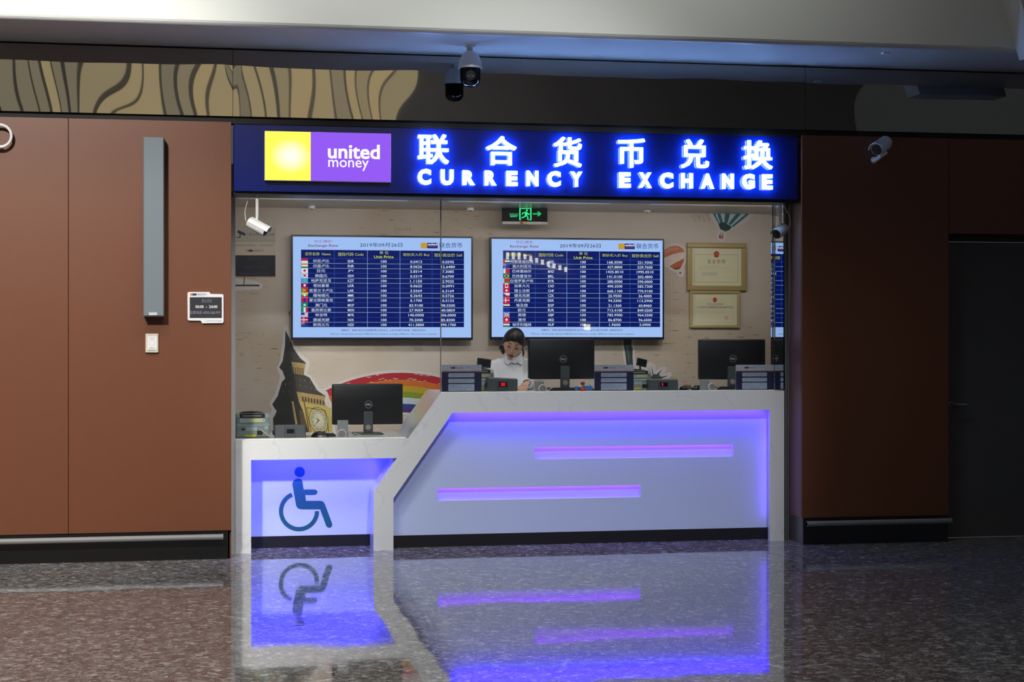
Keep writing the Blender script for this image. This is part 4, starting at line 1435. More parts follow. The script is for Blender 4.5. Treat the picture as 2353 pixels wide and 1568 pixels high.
# faint map lettering on the wallpaper
sh = Sheet(BY - .0004, at(BY, 0, 0, 1), 0.0001)
sh.text('C H I N A', 905, 523.5, 946, 531, (150, 134, 112), 0)
sh.text('U N I T', 1589, 494, 1629, 502, (150, 134, 112), 0)
sh.text('S T A T', 1595, 503, 1633, 510, (160, 144, 122), 0)
sh.text('PORT  CLI', 1372, 790, 1424, 798, (160, 146, 126), 0)
sh.build('map_lettering', INK, wb)
t = P(961, 796, BY)
box('socket_plate', mat('booth_paint'), t.x - .035, t.x + .035, BY - .006, BY, t.z - .035, t.z + .035, wb, 0.002)

# ------------------------------------------------------------------ equipment on the counter
MONB = mat('monitor_black', (20, 20, 24), 0.38, 0, 0.4)
DGREY = mat('dark_grey_plastic', (64, 72, 78), 0.45)
LGREY = mat('grey_green_plastic', (138, 152, 150), 0.42)
BLK = mat('black_plastic')
WPL = mat('white_plastic')


def monitor(u0, u1, v0, v1, Y, zt, stand_u, logo, label, tilt=0.0):
    """seen from behind; the screen looks at the clerk"""
    q0, q1 = P(u0, v1, Y), P(u1, v0, Y)
    cx, cz = (q0.x + q1.x) / 2, (q0.z + q1.z) / 2
    sx = PX(stand_u, Y)
    th = thing('monitor', (sx, Y + .06, zt), label, 'monitor', 'desk monitors seen from behind')
    w, h = (q1.x - q0.x) / 2, (q1.z - q0.z) / 2
    M = Matrix.Translation((cx, Y, cz)) @ Matrix.Rotation(tilt, 4, 'Z')
    t = MB()
    t.box(-w, w, -0.022, 0.028, -h, h, 0.010, 3, M)
    t.build('back_shell', MONB, th, smooth=30)
    MB().box(-w + .01, w - .01, 0.0275, 0.030, -h + .015, h - .01, 0, 2, M).build('screen', mat('monitor_screen', (30, 34, 44), 0.2), th)
    t = MB()
    t.box(sx - .035, sx + .035, Y - .045, Y - .022, zt + .012, cz - h * .35, 0.005, 2)
    t.build('stand_neck', DGREY, th)
    ring = MB().lathe([(.020, -.0482 + 0), (.020, -.0455)], Matrix.Translation((sx, Y, zt + .055)) @ Matrix.Rotation(math.pi / 2, 4, 'X') @ Matrix.Translation((0, 0, .0945)), 20)
    ring.build('cable_hole', mat('hole_dark', (150, 142, 132), 0.6), th)
    box('stand_base', DGREY, sx - .11, sx + .11, Y - .075, Y + .10, zt, zt + .012, th, 0.004)
    # round brand mark on the back
    lx, lz = PX(logo[0], Y - .024), PZ(logo[0], logo[1], Y - .024)
    R1, R0 = .0285, .0255
    sh = Sheet(Y - .0232, None, 0.0004)
    ag = [2 * math.pi * k / 28 for k in range(29)]
    sh.band([(lx + R0 * math.cos(q), lz + R0 * math.sin(q)) for q in ag], [(lx + R1 * math.cos(q), lz + R1 * math.sin(q)) for q in ag], (150, 150, 154), 1)
    sh.text('DELL', lx - .020, lz + .0075, lx + .020, lz - .0075, (165, 165, 170), 1, 0.05)
    sh.build('brand_mark', INK, th)
    return th


MY = 12.28
monitor(763, 925, 882, 976.5, MY, ZLOW, 845, (847, 930), 'black monitor on the low counter in front of the rainbow')
monitor(1213.5, 1365, 779, 872, MY, ZHIGH, 1296, (1294.5, 825.5), 'black monitor on the high counter beside the clerk')
monitor(1605, 1757, 780, 872.5, MY, ZHIGH, 1679, (1684.5, 824.5), 'black monitor on the high counter nearest the mirror')


def notice_stand(u0, u1, v0, v1, label):
    Y = 11.93
    q0, q1 = P(u0, v1, Y), P(u1, v0, Y)
    x0, x1, z1 = q0.x, q1.x, q1.z
    z0 = ZHIGH
    th = thing('notice_stand', ((x0 + x1) / 2, Y, z0), label, 'notice stand', 'notice stands behind the glass')
    box('board', mat('acrylic_board', (190, 196, 210), 0.25), x0, x1, Y, Y + .006, z0, z1, th, 0.001)
    t = MB()
    t.ring([[Vector((x, Y + .006, z0 + .14)), Vector((x, Y + .012, z0 + .14)), Vector((x, Y + .092, z0)), Vector((x, Y + .086, z0))] for x in (x0 + .1, x1 - .1)])
    t.build('easel_leg', mat('acrylic_board'), th)
    w, h = x1 - x0, z1 - z0
    m = lambda a, b: (x0 + a * w, z1 - b * h)
    sh = Sheet(Y - .0006, m, 0.0004)
    sh.rect(0, 0, 1, .23, (206, 214, 238), 0)
    sh.rect(0, .23, 1, .265, (196, 110, 80), 0)
    sh.rect(0, .265, 1, .985, (18, 22, 74), 0)
    sh.rect(0, .985, 1, 1, (120, 60, 40), 0)
    sh.rect(.21, .08, .27, .145, (206, 100, 50), 1)
    sh.rect(.26, .08, .335, .145, (30, 34, 90), 1)
    sh.text('联合货币', .35, .08, .525, .15, (60, 64, 110), 1, 0.03)
    sh.text('汇率公示', .63, .085, .77, .135, (120, 124, 160), 1, 0.01)
    for k, (a, b) in enumerate(((.315, .455), (.52, .66), (.715, .955))):
        r = .02
        pts = []
        for (cx_, cy_, q0_) in ((.82 - r, a + r, -90), (.82 - r, b - r, 0), (.165 + r, b - r, 90), (.165 + r, a + r, 180)):
            for j in range(5):
                qa = math.radians(q0_ + 22.5 * j)
                pts.append((cx_ + r * math.cos(qa), cy_ + r * 1.3 * math.sin(qa)))
        sh.poly(pts, (184, 196, 226), 1)
        yy = a + .04
        while yy < b - .03:
            sh.rect(.19, yy, .19 + (.30 + .22 * ((k * 7 + int(yy * 50)) % 3) / 2), yy + .012, (132, 142, 178), 2)
            yy += .045
    sh.build('print', INK, th)


notice_stand(1015, 1106.5, 838.5, 902, 'navy and white notice stand on the counter beside the clerk')
notice_stand(1366, 1456, 838.5, 902, 'navy and white notice stand between monitor and bill counter')
notice_stand(1691, 1778, 838.5, 901, 'navy and white notice stand in front of the monitor nearest the mirror')


def amount_box(u0, u1, v0, Y, zt, label, lit, rot=0.0):
    """sloped customer display of a note counter"""
    x0, x1 = PX(u0, Y), PX(u1, Y)
    z1 = PZ((u0 + u1) / 2, v0, Y)
    th = thing('amount_display', ((x0 + x1) / 2, Y, zt), label, 'display', 'customer amount displays')
    M = Matrix.Translation(((x0 + x1) / 2, Y, zt)) @ Matrix.Rotation(rot, 4, 'Y') @ Matrix.Rotation(rot * 1.2, 4, 'Z')
    w, h = (x1 - x0) / 2, z1 - zt
    t = MB()
    rings = []
    for x in (-w, -w + .006, w - .006, w):
        g = .004 if abs(x) == w else 0
        rings.append([M @ Vector((x, y, z)) for y, z in ((0 + g, 0.0), (.016 + g, h - .008), (.024 + g, h - g), (.085 - g, h - g), (.095 - g, h * .5), (.095 - g, 0.0))])
    t.ring(rings)
    t.build('case', DGREY, th)
    sl = .016 / (h - .008)
    fy = lambda z: z * sl
    def face(xa, xb, za, zb, off):
        return [M @ Vector((xa, fy(za) - off, za)), M @ Vector((xb, fy(za) - off, za)), M @ Vector((xb, fy(zb) - off, zb)), M @ Vector((xa, fy(zb) - off, zb))]
    t = MB()
    t.ring([face(-w * .36, w * .36, h * .06, h * .80, .0005), face(-w * .34, w * .34, h * .07, h * .78, .004)])
    t.build('bezel', mat('display_bezel', (52, 60, 68), 0.4), th)
    t = MB()
    t.ring([face(-w * .24, w * .26, h * .34, h * .68, .0042), face(-w * .24, w * .26, h * .34, h * .68, .0052)])
    t.build('window', mat('display_window', (14, 16, 26), 0.15), th)
    if lit:
        t = MB()
        n = lit
        for k in range(n):
            a_ = -w * .13 + k * w * .10
            for (p, q, r, s_) in ((0, .01, .42, .62), (.07, .08, .42, .62), (0, .08, .41, .43), (0, .08, .61, .63), (0, .08, .515, .53)):
                t.ring([face(a_ + w * p, a_ + w * q, h * r, h * s_, .0054), face(a_ + w * p, a_ + w * q, h * r, h * s_, .0060)])
        t.build('digits', emat('red_led', (255, 24, 34), 2.2), th)
    MB().lathe([(.018, 0), (.018, .008), (.010, .012)], M @ Matrix.Translation((-w - .001, .05, h * .4)) @ Matrix.Rotation(-math.pi / 2, 4, 'Y'), 14).build('side_knob', BLK, th)
    return th


amount_box(631, 703, 977.5, 11.99, ZLOW, 'dark grey amount display with a blank window on the low counter', 0)
amount_box(1120, 1190, 869, 11.99, ZHIGH, 'dark grey amount display with lit red digits before the clerk', 3, 0.055)
amount_box(1492, 1559, 871.5, 11.99, ZHIGH, 'dark grey amount display with one red digit before the statue print', 1)


def bill_counter(u0, u1, v0, Y, zt, label, cable_to=None):
    x0, x1 = PX(u0, Y), PX(u1, Y)
    h = PZ((u0 + u1) / 2, v0, Y) - zt
    th = thing('bill_counter', ((x0 + x1) / 2, Y, zt), label, 'bill counter', 'banknote counters')
    t = MB()
    sect = [(0.0, 0.01), (-.004, .09 * h / .19), (.012, .105 * h / .19), (.012, .15 * h / .19), (.035, .178 * h / .19), (.21, .165 * h / .19), (.23, .10 * h / .19), (.23, 0.01)]
    rings = []
    for x, g in ((x0, .008), (x0 + .012, 0), (x1 - .012, 0), (x1, .008)):
        rings.append([Vector((x, Y + y + (g if y < .1 else -g), zt + z - (g if z > .1 * h / .19 else 0))) for y, z in sect])
    t.ring(rings)
    t.build('case', LGREY, th)
    w = x1 - x0
    sz = h / .19
    box('output_slot', mat('slot_black', (10, 14, 16), 0.5), x0 + .12 * w, x1 - .15 * w, Y + .004, Y + .05, zt + .148 * sz, zt + .176 * sz, th)
    box('slot_roller', mat('roller_grey', (150, 156, 148), 0.4), x0 + .2 * w, x1 - .25 * w, Y + .002, Y + .03, zt + .156 * sz, zt + .164 * sz, th, .002)
    t = MB()
    pts = []
    for k in range(9):
        qa = math.pi * k / 8
        pts.append((x0 + w * .47 - math.cos(qa) * w * .37, zt + .172 * sz + math.sin(qa) * .018 * sz))
    pts += [(x0 + w * .84, zt + .166 * sz), (x0 + w * .10, zt + .166 * sz)]
    t.prism(pts, Y + .05, Y + .16)
    t.build('hopper', mat('hopper_dark', (40, 38, 44), 0.5), th)
    for (a_, b__, c, d, rgb, nm) in ((.12, .86, .112, .142, (178, 190, 196), 'label_strip'), (.30, .62, .052, .078, (176, 182, 196), 'rating_plate'), (.40, .78, .115, .139, (214, 214, 160), 'warning_sticker'), (.28, .58, .008, .024, (206, 200, 40), 'yellow_sticker'),
                                     (.17, .27, .056, .070, (20, 26, 32), 'switch'), (.84, .95, .062, .084, (176, 188, 186), 'white_sticker'), (.62, .78, .020, .052, (14, 12, 18), 'power_socket')):
        yf = Y + .0115 if c > .1 else Y - .0045
        box(nm, mat('counter_' + nm, rgb, 0.45), x0 + a_ * w, x0 + b__ * w, yf - (.003 if nm == 'power_socket' else .001) - (.001 if nm == 'warning_sticker' else 0), yf + .004, zt + c * sz, zt + d * sz, th)
    cable([(x0 + .70 * w, Y - .004, zt + .062 * sz), (x0 + .80 * w, Y - .018, zt + .045 * sz), (x0 + .95 * w, Y - .02, zt + .016), (x0 + 1.12 * w, Y - .01, zt + .004)], .003, 'cable', mat('cream_cable', (206, 204, 190), 0.5), th)
    return th


bill_counter(541.5, 620.5, 947, 12.02, ZLOW, 'grey green bill counter on the low counter beside the jamb')
bill_counter(1078, 1136, 846, 12.10, ZHIGH, 'grey green bill counter partly hidden beside the clerk')
bill_counter(1440, 1498, 849, 12.10, ZHIGH, 'grey green bill counter partly hidden near the statue print')


def tilt_display(u, v, wpx, hpx, Y, rot, zt, label):
    p = P(u, v, Y)
    s = Y / F
    th = thing('customer_screen', (p.x, Y, zt), label, 'display', 'small tilted screens')
    M = Matrix.Translation(p) @ Matrix.Rotation(rot, 4, 'Y') @ Matrix.Rotation(-.25, 4, 'X')
    w, h = wpx * s / 2, hpx * s / 2
    MB().box(-w, w, 0, .014, -h, h, .003, 2, M).build('case', mat('screen_case', (24, 28, 32), 0.35), th)
    MB().box(-w + .006, w - .006, -.001, .001, -h + .006, h - .006, 0, 2, M).build('screen', mat('screen_dark', (16, 22, 24), 0.15), th)
    MB().tube([M @ Vector((0, .014, 0)), M @ Vector((0, .035, -h * .6)), Vector((p.x, Y + .05, zt + .01))], .007, 10).build('arm', BLK, th, smooth=True)
    MB().lathe([(.03, 0), (.03, .006), (.012, .010)], Matrix.Translation((p.x, Y + .05, zt)), 18).build('foot', BLK, th, smooth=True)


tilt_display(1112.5, 834, 33, 21, 12.36, .13, ZHIGH, 'small black tilted screen between notice stand and clerk')
tilt_display(1475, 833, 25, 19, 12.40, .22, ZHIGH, 'small black tilted screen above the bill counter near the statue print')


def intercom(u, v, rpx, Y, zt, label, panel):
    p = P(u, v, Y)
    r = rpx * Y / F
    th = thing('intercom', (p.x, Y, zt), label, 'intercom', 'round intercom speakers')
    Mx = Matrix.Translation((p.x, Y, p.z)) @ Matrix.Rotation(math.pi / 2, 4, 'X')
    MB().lathe([(r * .9, -.014), (r, -.008), (r, .008), (r * .86, .014), (r * .78, .012)], Mx, 24).build('rim', mat('clear_pink_plastic', (214, 200, 204), 0.2), th, smooth=True)
    MB().lathe([(r * .74, -.004), (r * .74, .0125), (r * .5, .0135)], Mx, 20).build('grille', mat('speaker_mesh', (142, 138, 142), 0.5, 0.2, 0.4, .2, 300), th, smooth=True)
    box('foot', mat('clear_pink_plastic'), p.x - r * .6, p.x + r * .6, Y - .016, Y + .03, zt, max(p.z - r + .004, zt + .004), th, 0.001)
    if panel:
        a, b = P(panel[0], panel[3], Y + .05), P(panel[1], panel[2], Y + .05)
        box('back_plate', mat('grey_plate', (158, 160, 166), 0.4), a.x, b.x, Y + .045, Y + .057, zt, b.z, th, 0.002)
        MB().tube([(p.x, Y + .01, p.z), (p.x, Y + .05, p.z)], .006, 10).build('link', BLK, th)
    cable([(p.x + r * .6, Y + .01, zt + .006), (p.x + r * 1.8, Y + .05, zt + .008), (p.x + r * 2.8, Y + .10, zt + .02), (p.x + r * 4.2, Y + .16, zt + .006)], .0025, 'cable', mat('cream_cable'), th)


intercom(785, 998, 11.5, 11.94, ZLOW, 'round intercom speaker with a tall grey plate on the low counter', (775, 800, 966, 1006))
intercom(1246.5, 893.5, 10.5, 11.94, ZHIGH, 'round intercom speaker in front of the monitor beside the clerk', (1228, 1250, 876, 900))
intercom(1635.5, 889.5, 9.5, 11.94, ZHIGH, 'round intercom speaker in front of the monitor nearest the mirror', (1608, 1630, 874, 899))


def mouse(u, Y, zt, label, rot=0.3, col=(18, 18, 22), s=1.0):
    x = PX(u, Y)
    M = Matrix.Translation((x, Y, zt)) @ Matrix.Rotation(rot, 4, 'Z')
    th = thing('mouse', (x, Y, zt), label, 'mouse', 'black mice on the counter')
    rings = []
    for y, w, h in ((-.052, .012, .008), (-.045, .024, .020), (-.02, .030, .032), (.01, .031, .036), (.04, .027, .026), (.054, .012, .010)):
        rings.append([M @ Vector((s * w * math.cos(math.pi * k / 8), s * y, s * h * math.sin(math.pi * k / 8))) for k in range(9)])
    MB().ring(rings).build('body', mat('mouse_black_%d' % col[0], col, 0.3), th, smooth=True)
    MB().lathe([(.006, -.003), (.007, 0), (.006, .003)], M @ Matrix.Translation((0, -.028, .031 * s)) @ Matrix.Rotation(math.pi / 2, 4, 'Y'), 12).build('wheel', DGREY, th)
    cable([M @ Vector((0, .05 * s, .008)), M @ Vector((.03, .09, .004)), M @ Vector((.0, .16, .004))], .002, 'cable', BLK, th)


mouse(736, 12.03, ZLOW, 'black mouse on the low counter before the clock tower print', 1.3, s=1.2)
mouse(1577, 12.02, ZHIGH, 'black mouse beside the amount display with one red digit', 1.1)
mouse(1602, 12.04, ZHIGH, 'black mouse beside the intercom nearest the mirror', -.9)


def keyboard(u0, u1, Y, zt, label):
    x0, x1 = PX(u0, Y), PX(u1, Y)
    th = thing('keyboard', ((x0 + x1) / 2, Y, zt), label, 'keyboard', 'black keyboards')
    box('base', BLK, x0, x1, Y, Y + .14, zt, zt + .014, th, .003)
    t = MB()
    n = max(6, int((x1 - x0) / .02))
    for r in range(5):
        for k in range(n):
            xa_ = x0 + .008 + (x1 - x0 - .016) * k / n
            t.box(xa_, xa_ + (x1 - x0 - .016) / n - .003, Y + .012 + r * .025, Y + .033 + r * .025, zt + .013, zt + .020)
    t.build('keys', mat('key_black', (30, 30, 34), 0.4), th, kind='stuff')


keyboard(742, 772, 12.05, ZLOW, 'small black keypad beside the low counter intercom')
keyboard(1262, 1366, 12.04, ZHIGH, 'black keyboard in front of the monitor beside the clerk')
keyboard(1648, 1690, 12.04, ZHIGH, 'black keyboard in front of the monitor nearest the mirror')
# power cable across the low worktop
cable([P(866, 985, 12.2), P(880, 995, 12.15), P(896, 1000, 12.1), P(905, 1006, 12.02)], .0035, 'cable_adapter', mat('cream_cable'), None)
COL.objects['cable_adapter']['label'] = 'cream coiled lead hanging beside the low counter monitor'
COL.objects['cable_adapter']['category'] = 'cable'

# stamp, tape and mug between the clerk's monitor and the notice stand
Yk = 12.02
p = P(1339, 901, Yk)
st = thing('rubber_stamp', (p.x, Yk, ZHIGH), 'wooden rubber stamp with a red top on the counter', 'stamp')
MB().lathe([(.012, 0), (.012, .008), (.006, .014), (.005, .034), (.008, .044)], Matrix.Translation((p.x, Yk, ZHIGH)), 16).build('handle', mat('stamp_wood', (186, 140, 70), 0.4), st, smooth=True)
MB().lathe([(.008, .044), (.017, .050), (.018, .058), (.012, .066), (.002, .068)], Matrix.Translation((p.x, Yk, ZHIGH)), 16).build('knob', mat('stamp_red', (150, 40, 30), 0.4), st, smooth=True)
t = MB()
t.lathe([(.030, 0), (.032, .004), (.032, .014), (.028, .018), (.004, .019)], Matrix.Translation((p.x - .008, Yk - .05, ZHIGH)), 20)
t.build('ink_pad', mat('ink_red', (176, 34, 44), 0.35), smooth=True, label='round red ink pad in front of the rubber stamp', cat='ink pad')
p2 = P(1352, 895, Yk)
tp = thing('tape_dispenser', (p2.x, Yk + .02, ZHIGH), 'blue tape dispenser with a white roll beside the rubber stamp', 'tape dispenser')
MB().box(p2.x - .034, p2.x + .036, Yk, Yk + .04, ZHIGH, ZHIGH + .036, .012, 3).build('body', mat('tape_blue', (40, 120, 196), 0.35), tp, smooth=True)
rings = []
cxr, czr = p2.x, ZHIGH + .036
for k in range(24):
    qa = 2 * math.pi * k / 24
    rings.append([Vector((cxr + rr * math.cos(qa), yy, czr + rr * math.sin(qa))) for rr, yy in ((.030, Yk + .008), (.030, Yk + .032), (.020, Yk + .032), (.020, Yk + .008))])
MB().ring(rings, cap=False, closed=True).build('roll', WPL, tp, smooth=30)
p3 = P(1327, 897, Yk)
MB().lathe([(.010, 0), (.017, .004), (.018, .018), (.016, .028), (.006, .032)], Matrix.Translation((p3.x, Yk + .03, ZHIGH)), 14).build('pen_cap_pot', mat('tape_blue'), smooth=True, label='tiny blue sponge pot behind the red ink pad', cat='pot')

# ------------------------------------------------------------------ the clerk
YP = 12.62
px_, = [PX(1178, YP)]
clerk = thing('person', (px_, YP, 0), 'person in white collared shirt with dark hair tied back, looking down at the counter', 'person')
SKIN = mat('skin', (214, 168, 144), 0.5, 0, 0.4, 0.05, 20)
SHIRT = mat('white_shirt', (226, 226, 232), 0.7, 0, 0.2, 0.03, 10)
HAIR = mat('black_hair', (20, 15, 16), 0.42, 0, 0.4, 0.15, 60, bump=0.25)
TROU = mat('dark_trousers', (26, 26, 34), 0.7)


def ell(cx, cy, z, rx, ry, n=24, tilt=0.0):
    return [Vector((px_ + cx + rx * math.cos(2 * math.pi * k / n), YP + cy + ry * math.sin(2 * math.pi * k / n), z + tilt * math.sin(2 * math.pi * k / n))) for k in range(n)]


def remeshed(mb, name, m, parent, voxel, smooth_it=3):
    bmesh.ops.recalc_face_normals(mb.bm, faces=list(mb.bm.faces))
    me = bpy.data.meshes.new(name)
    mb.bm.to_mesh(me)
    mb.bm.free()
    o = bpy.data.objects.new(name, me)
    COL.objects.link(o)
    r = o.modifiers.new('r', 'REMESH')
    r.mode = 'VOXEL'
    r.voxel_size = voxel
    s = o.modifiers.new('s', 'SMOOTH')
    s.iterations = smooth_it
    s.factor = 0.5
    bpy.context.view_layer.update()
    nm = bpy.data.meshes.new_from_object(o.evaluated_get(bpy.context.evaluated_depsgraph_get()))
    bpy.data.objects.remove(o)
    for p in nm.polygons:
        p.use_smooth = True
    nm.materials.clear()
    nm.name = name
    ob = link_mesh(nm, name, m, parent)
    for p in nm.polygons:
        p.use_smooth = True
    return ob


# head frame: local x to the picture's right, y out of the face, z to the crown
HC = P(1180, 789, YP - .10)
HM = Matrix.Translation(HC) @ Matrix.Rotation(math.radians(13), 4, 'Y') @ Matrix.Rotation(math.radians(-9), 4, 'Z') @ Matrix.Rotation(math.radians(33), 4, 'X') @ Matrix(((1, 0, 0, 0), (0, -1, 0, 0), (0, 0, 1, 0), (0, 0, 0, 1)))


def head_pt(th, ph, k=1.0):
    """th: angle from the crown, ph: around, 0 = right side, 90 = face"""
    x = math.sin(th) * math.cos(ph)
    y = math.sin(th) * math.sin(ph)
    z = math.cos(th)
    wx, wy, wz = .077, .094, .114
    if z < 0:
        q = -z
        wx *= 1 - .27 * q ** 1.8
        if y > 0:
            wy *= 1 - .10 * q
        else:
            wy *= 1 - .38 * q
    X_, Y_, Z_ = wx * x, wy * y, wz * z
    if y > .6 and -.9 < z < .5:
        Y_ -= .010 * (y - .6)          # flatter face plane
    return Vector((X_ * k, Y_ * k, Z_ * k))


body = MB()
rings = []
for i in range(1, 24):
    rings.append([HM @ head_pt(math.pi * i / 24, 2 * math.pi * j / 32) for j in range(32)])
body.ring(rings)
# nose, brow ridge, chin, ears, lips swell
body.ring([[HM @ Vector(p) for p in r] for r in (
    [(-.007, .078, .016), (.007, .078, .016), (.006, .088, .016), (-.006, .088, .016)],
    [(-.009, .078, -.006), (.009, .078, -.006), (.006, .096, -.006), (-.006, .096, -.006)],
    [(-.015, .074, -.027), (.015, .074, -.027), (.010, .103, -.026), (-.010, .103, -.026)],
    [(-.010, .074, -.034), (.010, .074, -.034), (.007, .094, -.034), (-.007, .094, -.034)])])
for s in (-1, 1):
    body.ball(HM @ Vector((s * .073, -.004, -.012)), (.010, .017, .028), 10, 8, HM.to_3x3().to_4x4())
    body.ball(HM @ Vector((s * .034, .062, -.022)), (.020, .016, .016), 10, 8)
body.ball(HM @ Vector((0, .062, -.094)), (.020, .010, .012), 10, 8, HM.to_3x3().to_4x4())
body.ball(HM @ Vector((0, .078, -.060)), (.022, .012, .013), 10, 8, HM.to_3x3().to_4x4())
# neck, torso, legs
nk0 = HM @ Vector((0, -.025, -.06))
body.tube([nk0, Vector((px_ + .0, YP - .035, 1.385)), Vector((px_, YP - .01, 1.32))], [.050, .050, .060], 20)
body.ring([ell(0, 0, .80, .15, .105), ell(0, 0, 1.0, .118, .085), ell(0, -.005, 1.15, .135, .095), ell(0, -.005, 1.25, .150, .088), ell(0, 0, 1.31, .135, .068), ell(0, -.005, 1.35, .06, .055)])
for s in (-1, 1):
    body.tube([Vector((px_ + s * .075, YP, .84)), Vector((px_ + s * .082, YP - .01, .46)), Vector((px_ + s * .085, YP + .02, .10)), Vector((px_ + s * .085, YP + .02, .03))], [.080, .056, .042, .040], 16)
    body.tube([Vector((px_ + s * .085, YP + .05, .035)), Vector((px_ + s * .088, YP - .06, .035)), Vector((px_ + s * .09, YP - .14, .025))], [.034, .036, .020], 12)
# arms: shoulder, elbow, wrist
SH = {-1: Vector((px_ - .140, YP, 1.295)), 1: Vector((px_ + .140, YP, 1.295))}
wr_p = P(1212, 879, 12.20)
EL = {-1: Vector((px_ - .195, YP - .06, 1.08)), 1: Vector((wr_p.x + .055, YP - .14, 1.125))}
WR = {-1: P(1143, 873, 12.24), 1: wr_p}
for s in (-1, 1):
    body.tube([SH[s], SH[s].lerp(EL[s], .5), EL[s]], [.040, .038, .034], 14)
    body.tube([EL[s], EL[s].lerp(WR[s], .5), WR[s]], [.035, .031, .021], 14)
# hands: palm and five fingers each, bent at the knuckles
HANDS = {}
for s in (-1, 1):
    if s == 1:
        tip = P(1194, 899, 12.07)
        fw = (tip - WR[s]).normalized()
        side = Vector((.70, .05, .30)).normalized()
    else:
        fw = Vector((.45, -.88, -.10)).normalized()
        side = Vector((.85, .45, .05)).normalized()
    side = (side - fw * side.dot(fw)).normalized()
    nrm = side.cross(fw).normalized()
    if nrm.z < 0:
        nrm = -nrm
    W0 = WR[s]
    palm_end = W0 + fw * .078
    rings = []
    for q, w, h in ((-.01, .021, .019), (.02, .030, .017), (.05, .038, .015), (.078, .038, .012)):
        c = W0 + fw * q
        rings.append([c + side * w * math.cos(2 * math.pi * k / 14) + nrm * h * math.sin(2 * math.pi * k / 14) for k in range(14)])
    body.ring(rings)
    for k, (off, ln) in enumerate(((-.028, .060), (-.0095, .070), (.0095, .066), (.028, .052))):
        b0 = palm_end + side * off - fw * .012
        d1 = (fw - nrm * .25 + side * off * 2.0).normalized()
        d2 = (fw - nrm * .75).normalized()
        d3 = (fw * .8 - nrm * 1.0).normalized()
        p1 = b0 + d1 * ln * .50
        p2_ = p1 + d2 * ln * .32
        p3_ = p2_ + d3 * ln * .26
        body.tube([b0, p1, p2_, p3_], [.0095, .0088, .0080, .0062], 10)
    ts = -1 if s == 1 else 1
    t0 = W0 + fw * .022 + side * ts * .022
    t1 = t0 + (fw * .6 + side * ts * .75 - nrm * .2).normalized() * .038
    t2 = t1 + (fw * .9 + side * ts * .25 - nrm * .3).normalized() * .030
    body.tube([t0, t1, t2], [.013, .0105, .0075], 10)
    HANDS[s] = (W0, fw, side, nrm)
remeshed(body, 'body', SKIN, clerk, .0042, 3)

# face details
FY = lambda x, z: head_pt(math.acos(max(-1, min(1, z / .112))), math.pi / 2).y


def on_face(x, z, out=.0):
    # march to the head surface along the local y axis
    best = .085
    zz_ = max(-.98, min(.98, z / .112))
    th_ = math.acos(zz_)
    for k in range(60):
        ph = math.pi * .5 - math.copysign(1, x) * k / 60 * math.pi / 2
        q = head_pt(th_, ph)
        if abs(q.x) >= abs(x):
            best = q.y
            break
    return HM @ Vector((x, best + out, z))


for s in (-1, 1):
    t = MB()
    t.tube([on_face(s * (.016 + .028 * k / 6), .036 + .006 * math.sin(math.pi * k / 7), .003) for k in range(7)], [.0012, .0026, .0030, .0030, .0026, .0020, .0008], 8)
    t.build('eyebrow', mat('brow_brown', (74, 44, 36), 0.7), clerk, smooth=True)
    t = MB()
    t.tube([on_face(s * (.016 + .026 * k / 6), .012 - .005 * math.sin(math.pi * k / 6), .003) for k in range(7)], [.0010, .0022, .0028, .0030, .0030, .0024, .0010], 8)
    t.build('eyelashes', mat('lash_dark', (38, 22, 22), 0.6), clerk, smooth=True)
    t = MB()
    t.ball(on_face(s * .029, .019, -.004), (.015, .008, .008), 12, 8, HM.to_3x3().to_4x4())
    t.build('eyelid', mat('eyelid', (170, 112, 94), 0.5), clerk, smooth=True)
t = MB()
t.tube([on_face(-.024 + .048 * k / 8, -.0585 + .004 * abs(k - 4) / 4 * 0 + .0015 * math.cos(k * 1.57), .0165) for k in range(9)], [.001, .0032, .0046, .0052, .0048, .0052, .0046, .0032, .001], 8)
t.tube([on_face(-.019 + .038 * k / 8, -.0670, .0165) for k in range(9)], [.001, .0036, .0052, .0060, .0062, .0060, .0052, .0036, .001], 8)
t.build('lips', mat('lips', (140, 40, 42), 0.35), clerk, smooth=True)

# hair: cap swept back from the hairline, with a low bun
hair = MB()
nT, nP = 20, 40
vs = {}
for i in range(nT + 1):
    for j in range(nP):
        ph = 2 * math.pi * j / nP
        f = max(0.0, math.sin(ph))
        lim = math.radians(57 + 63 * (1 - f ** 0.6) + 2.2 * math.sin(ph * 9) * f + 1.5 * math.sin(ph * 17 + 1) * f)     # hairline: high over the forehead, low at the nape
        th_ = lim * i / nT
        q = head_pt(th_, ph, 1.0)
        thick = .013 * (1 - .75 * (i / nT) ** 4)
        vs[i, j] = hair.bm.verts.new(HM @ (q + q.normalized() * thick))
for i in range(nT):
    for j in range(nP):
        try:
            hair.bm.faces.new((vs[i, j], vs[i, (j + 1) % nP], vs[i + 1, (j + 1) % nP], vs[i + 1, j]))
        except ValueError:
            pass
bmesh.ops.remove_doubles(hair.bm, verts=list(hair.bm.verts), dist=.0005)
hr = hair.build('hair', HAIR, clerk, smooth=180)
sm = hr.modifiers.new('solid', 'SOLIDIFY')
sm.thickness = .012
sm.offset = -1
b0 = P(1154, 797, YP + .03)
t = MB()
t.ball(b0, (.026, .034, .036), 18, 12)
t.ball(b0 + Vector((.006, 0, -.034)), (.016, .022, .026), 14, 10)
t.ball(b0 + Vector((.030, .0, .01)), (.034, .036, .03), 14, 10)
remeshed(t, 'hair_bun', mat('dark_brown_hair', (40, 18, 20), 0.35, 0, 0.5, .2, 60), clerk, .004, 2)
b1 = P(1203, 812, YP - .03)
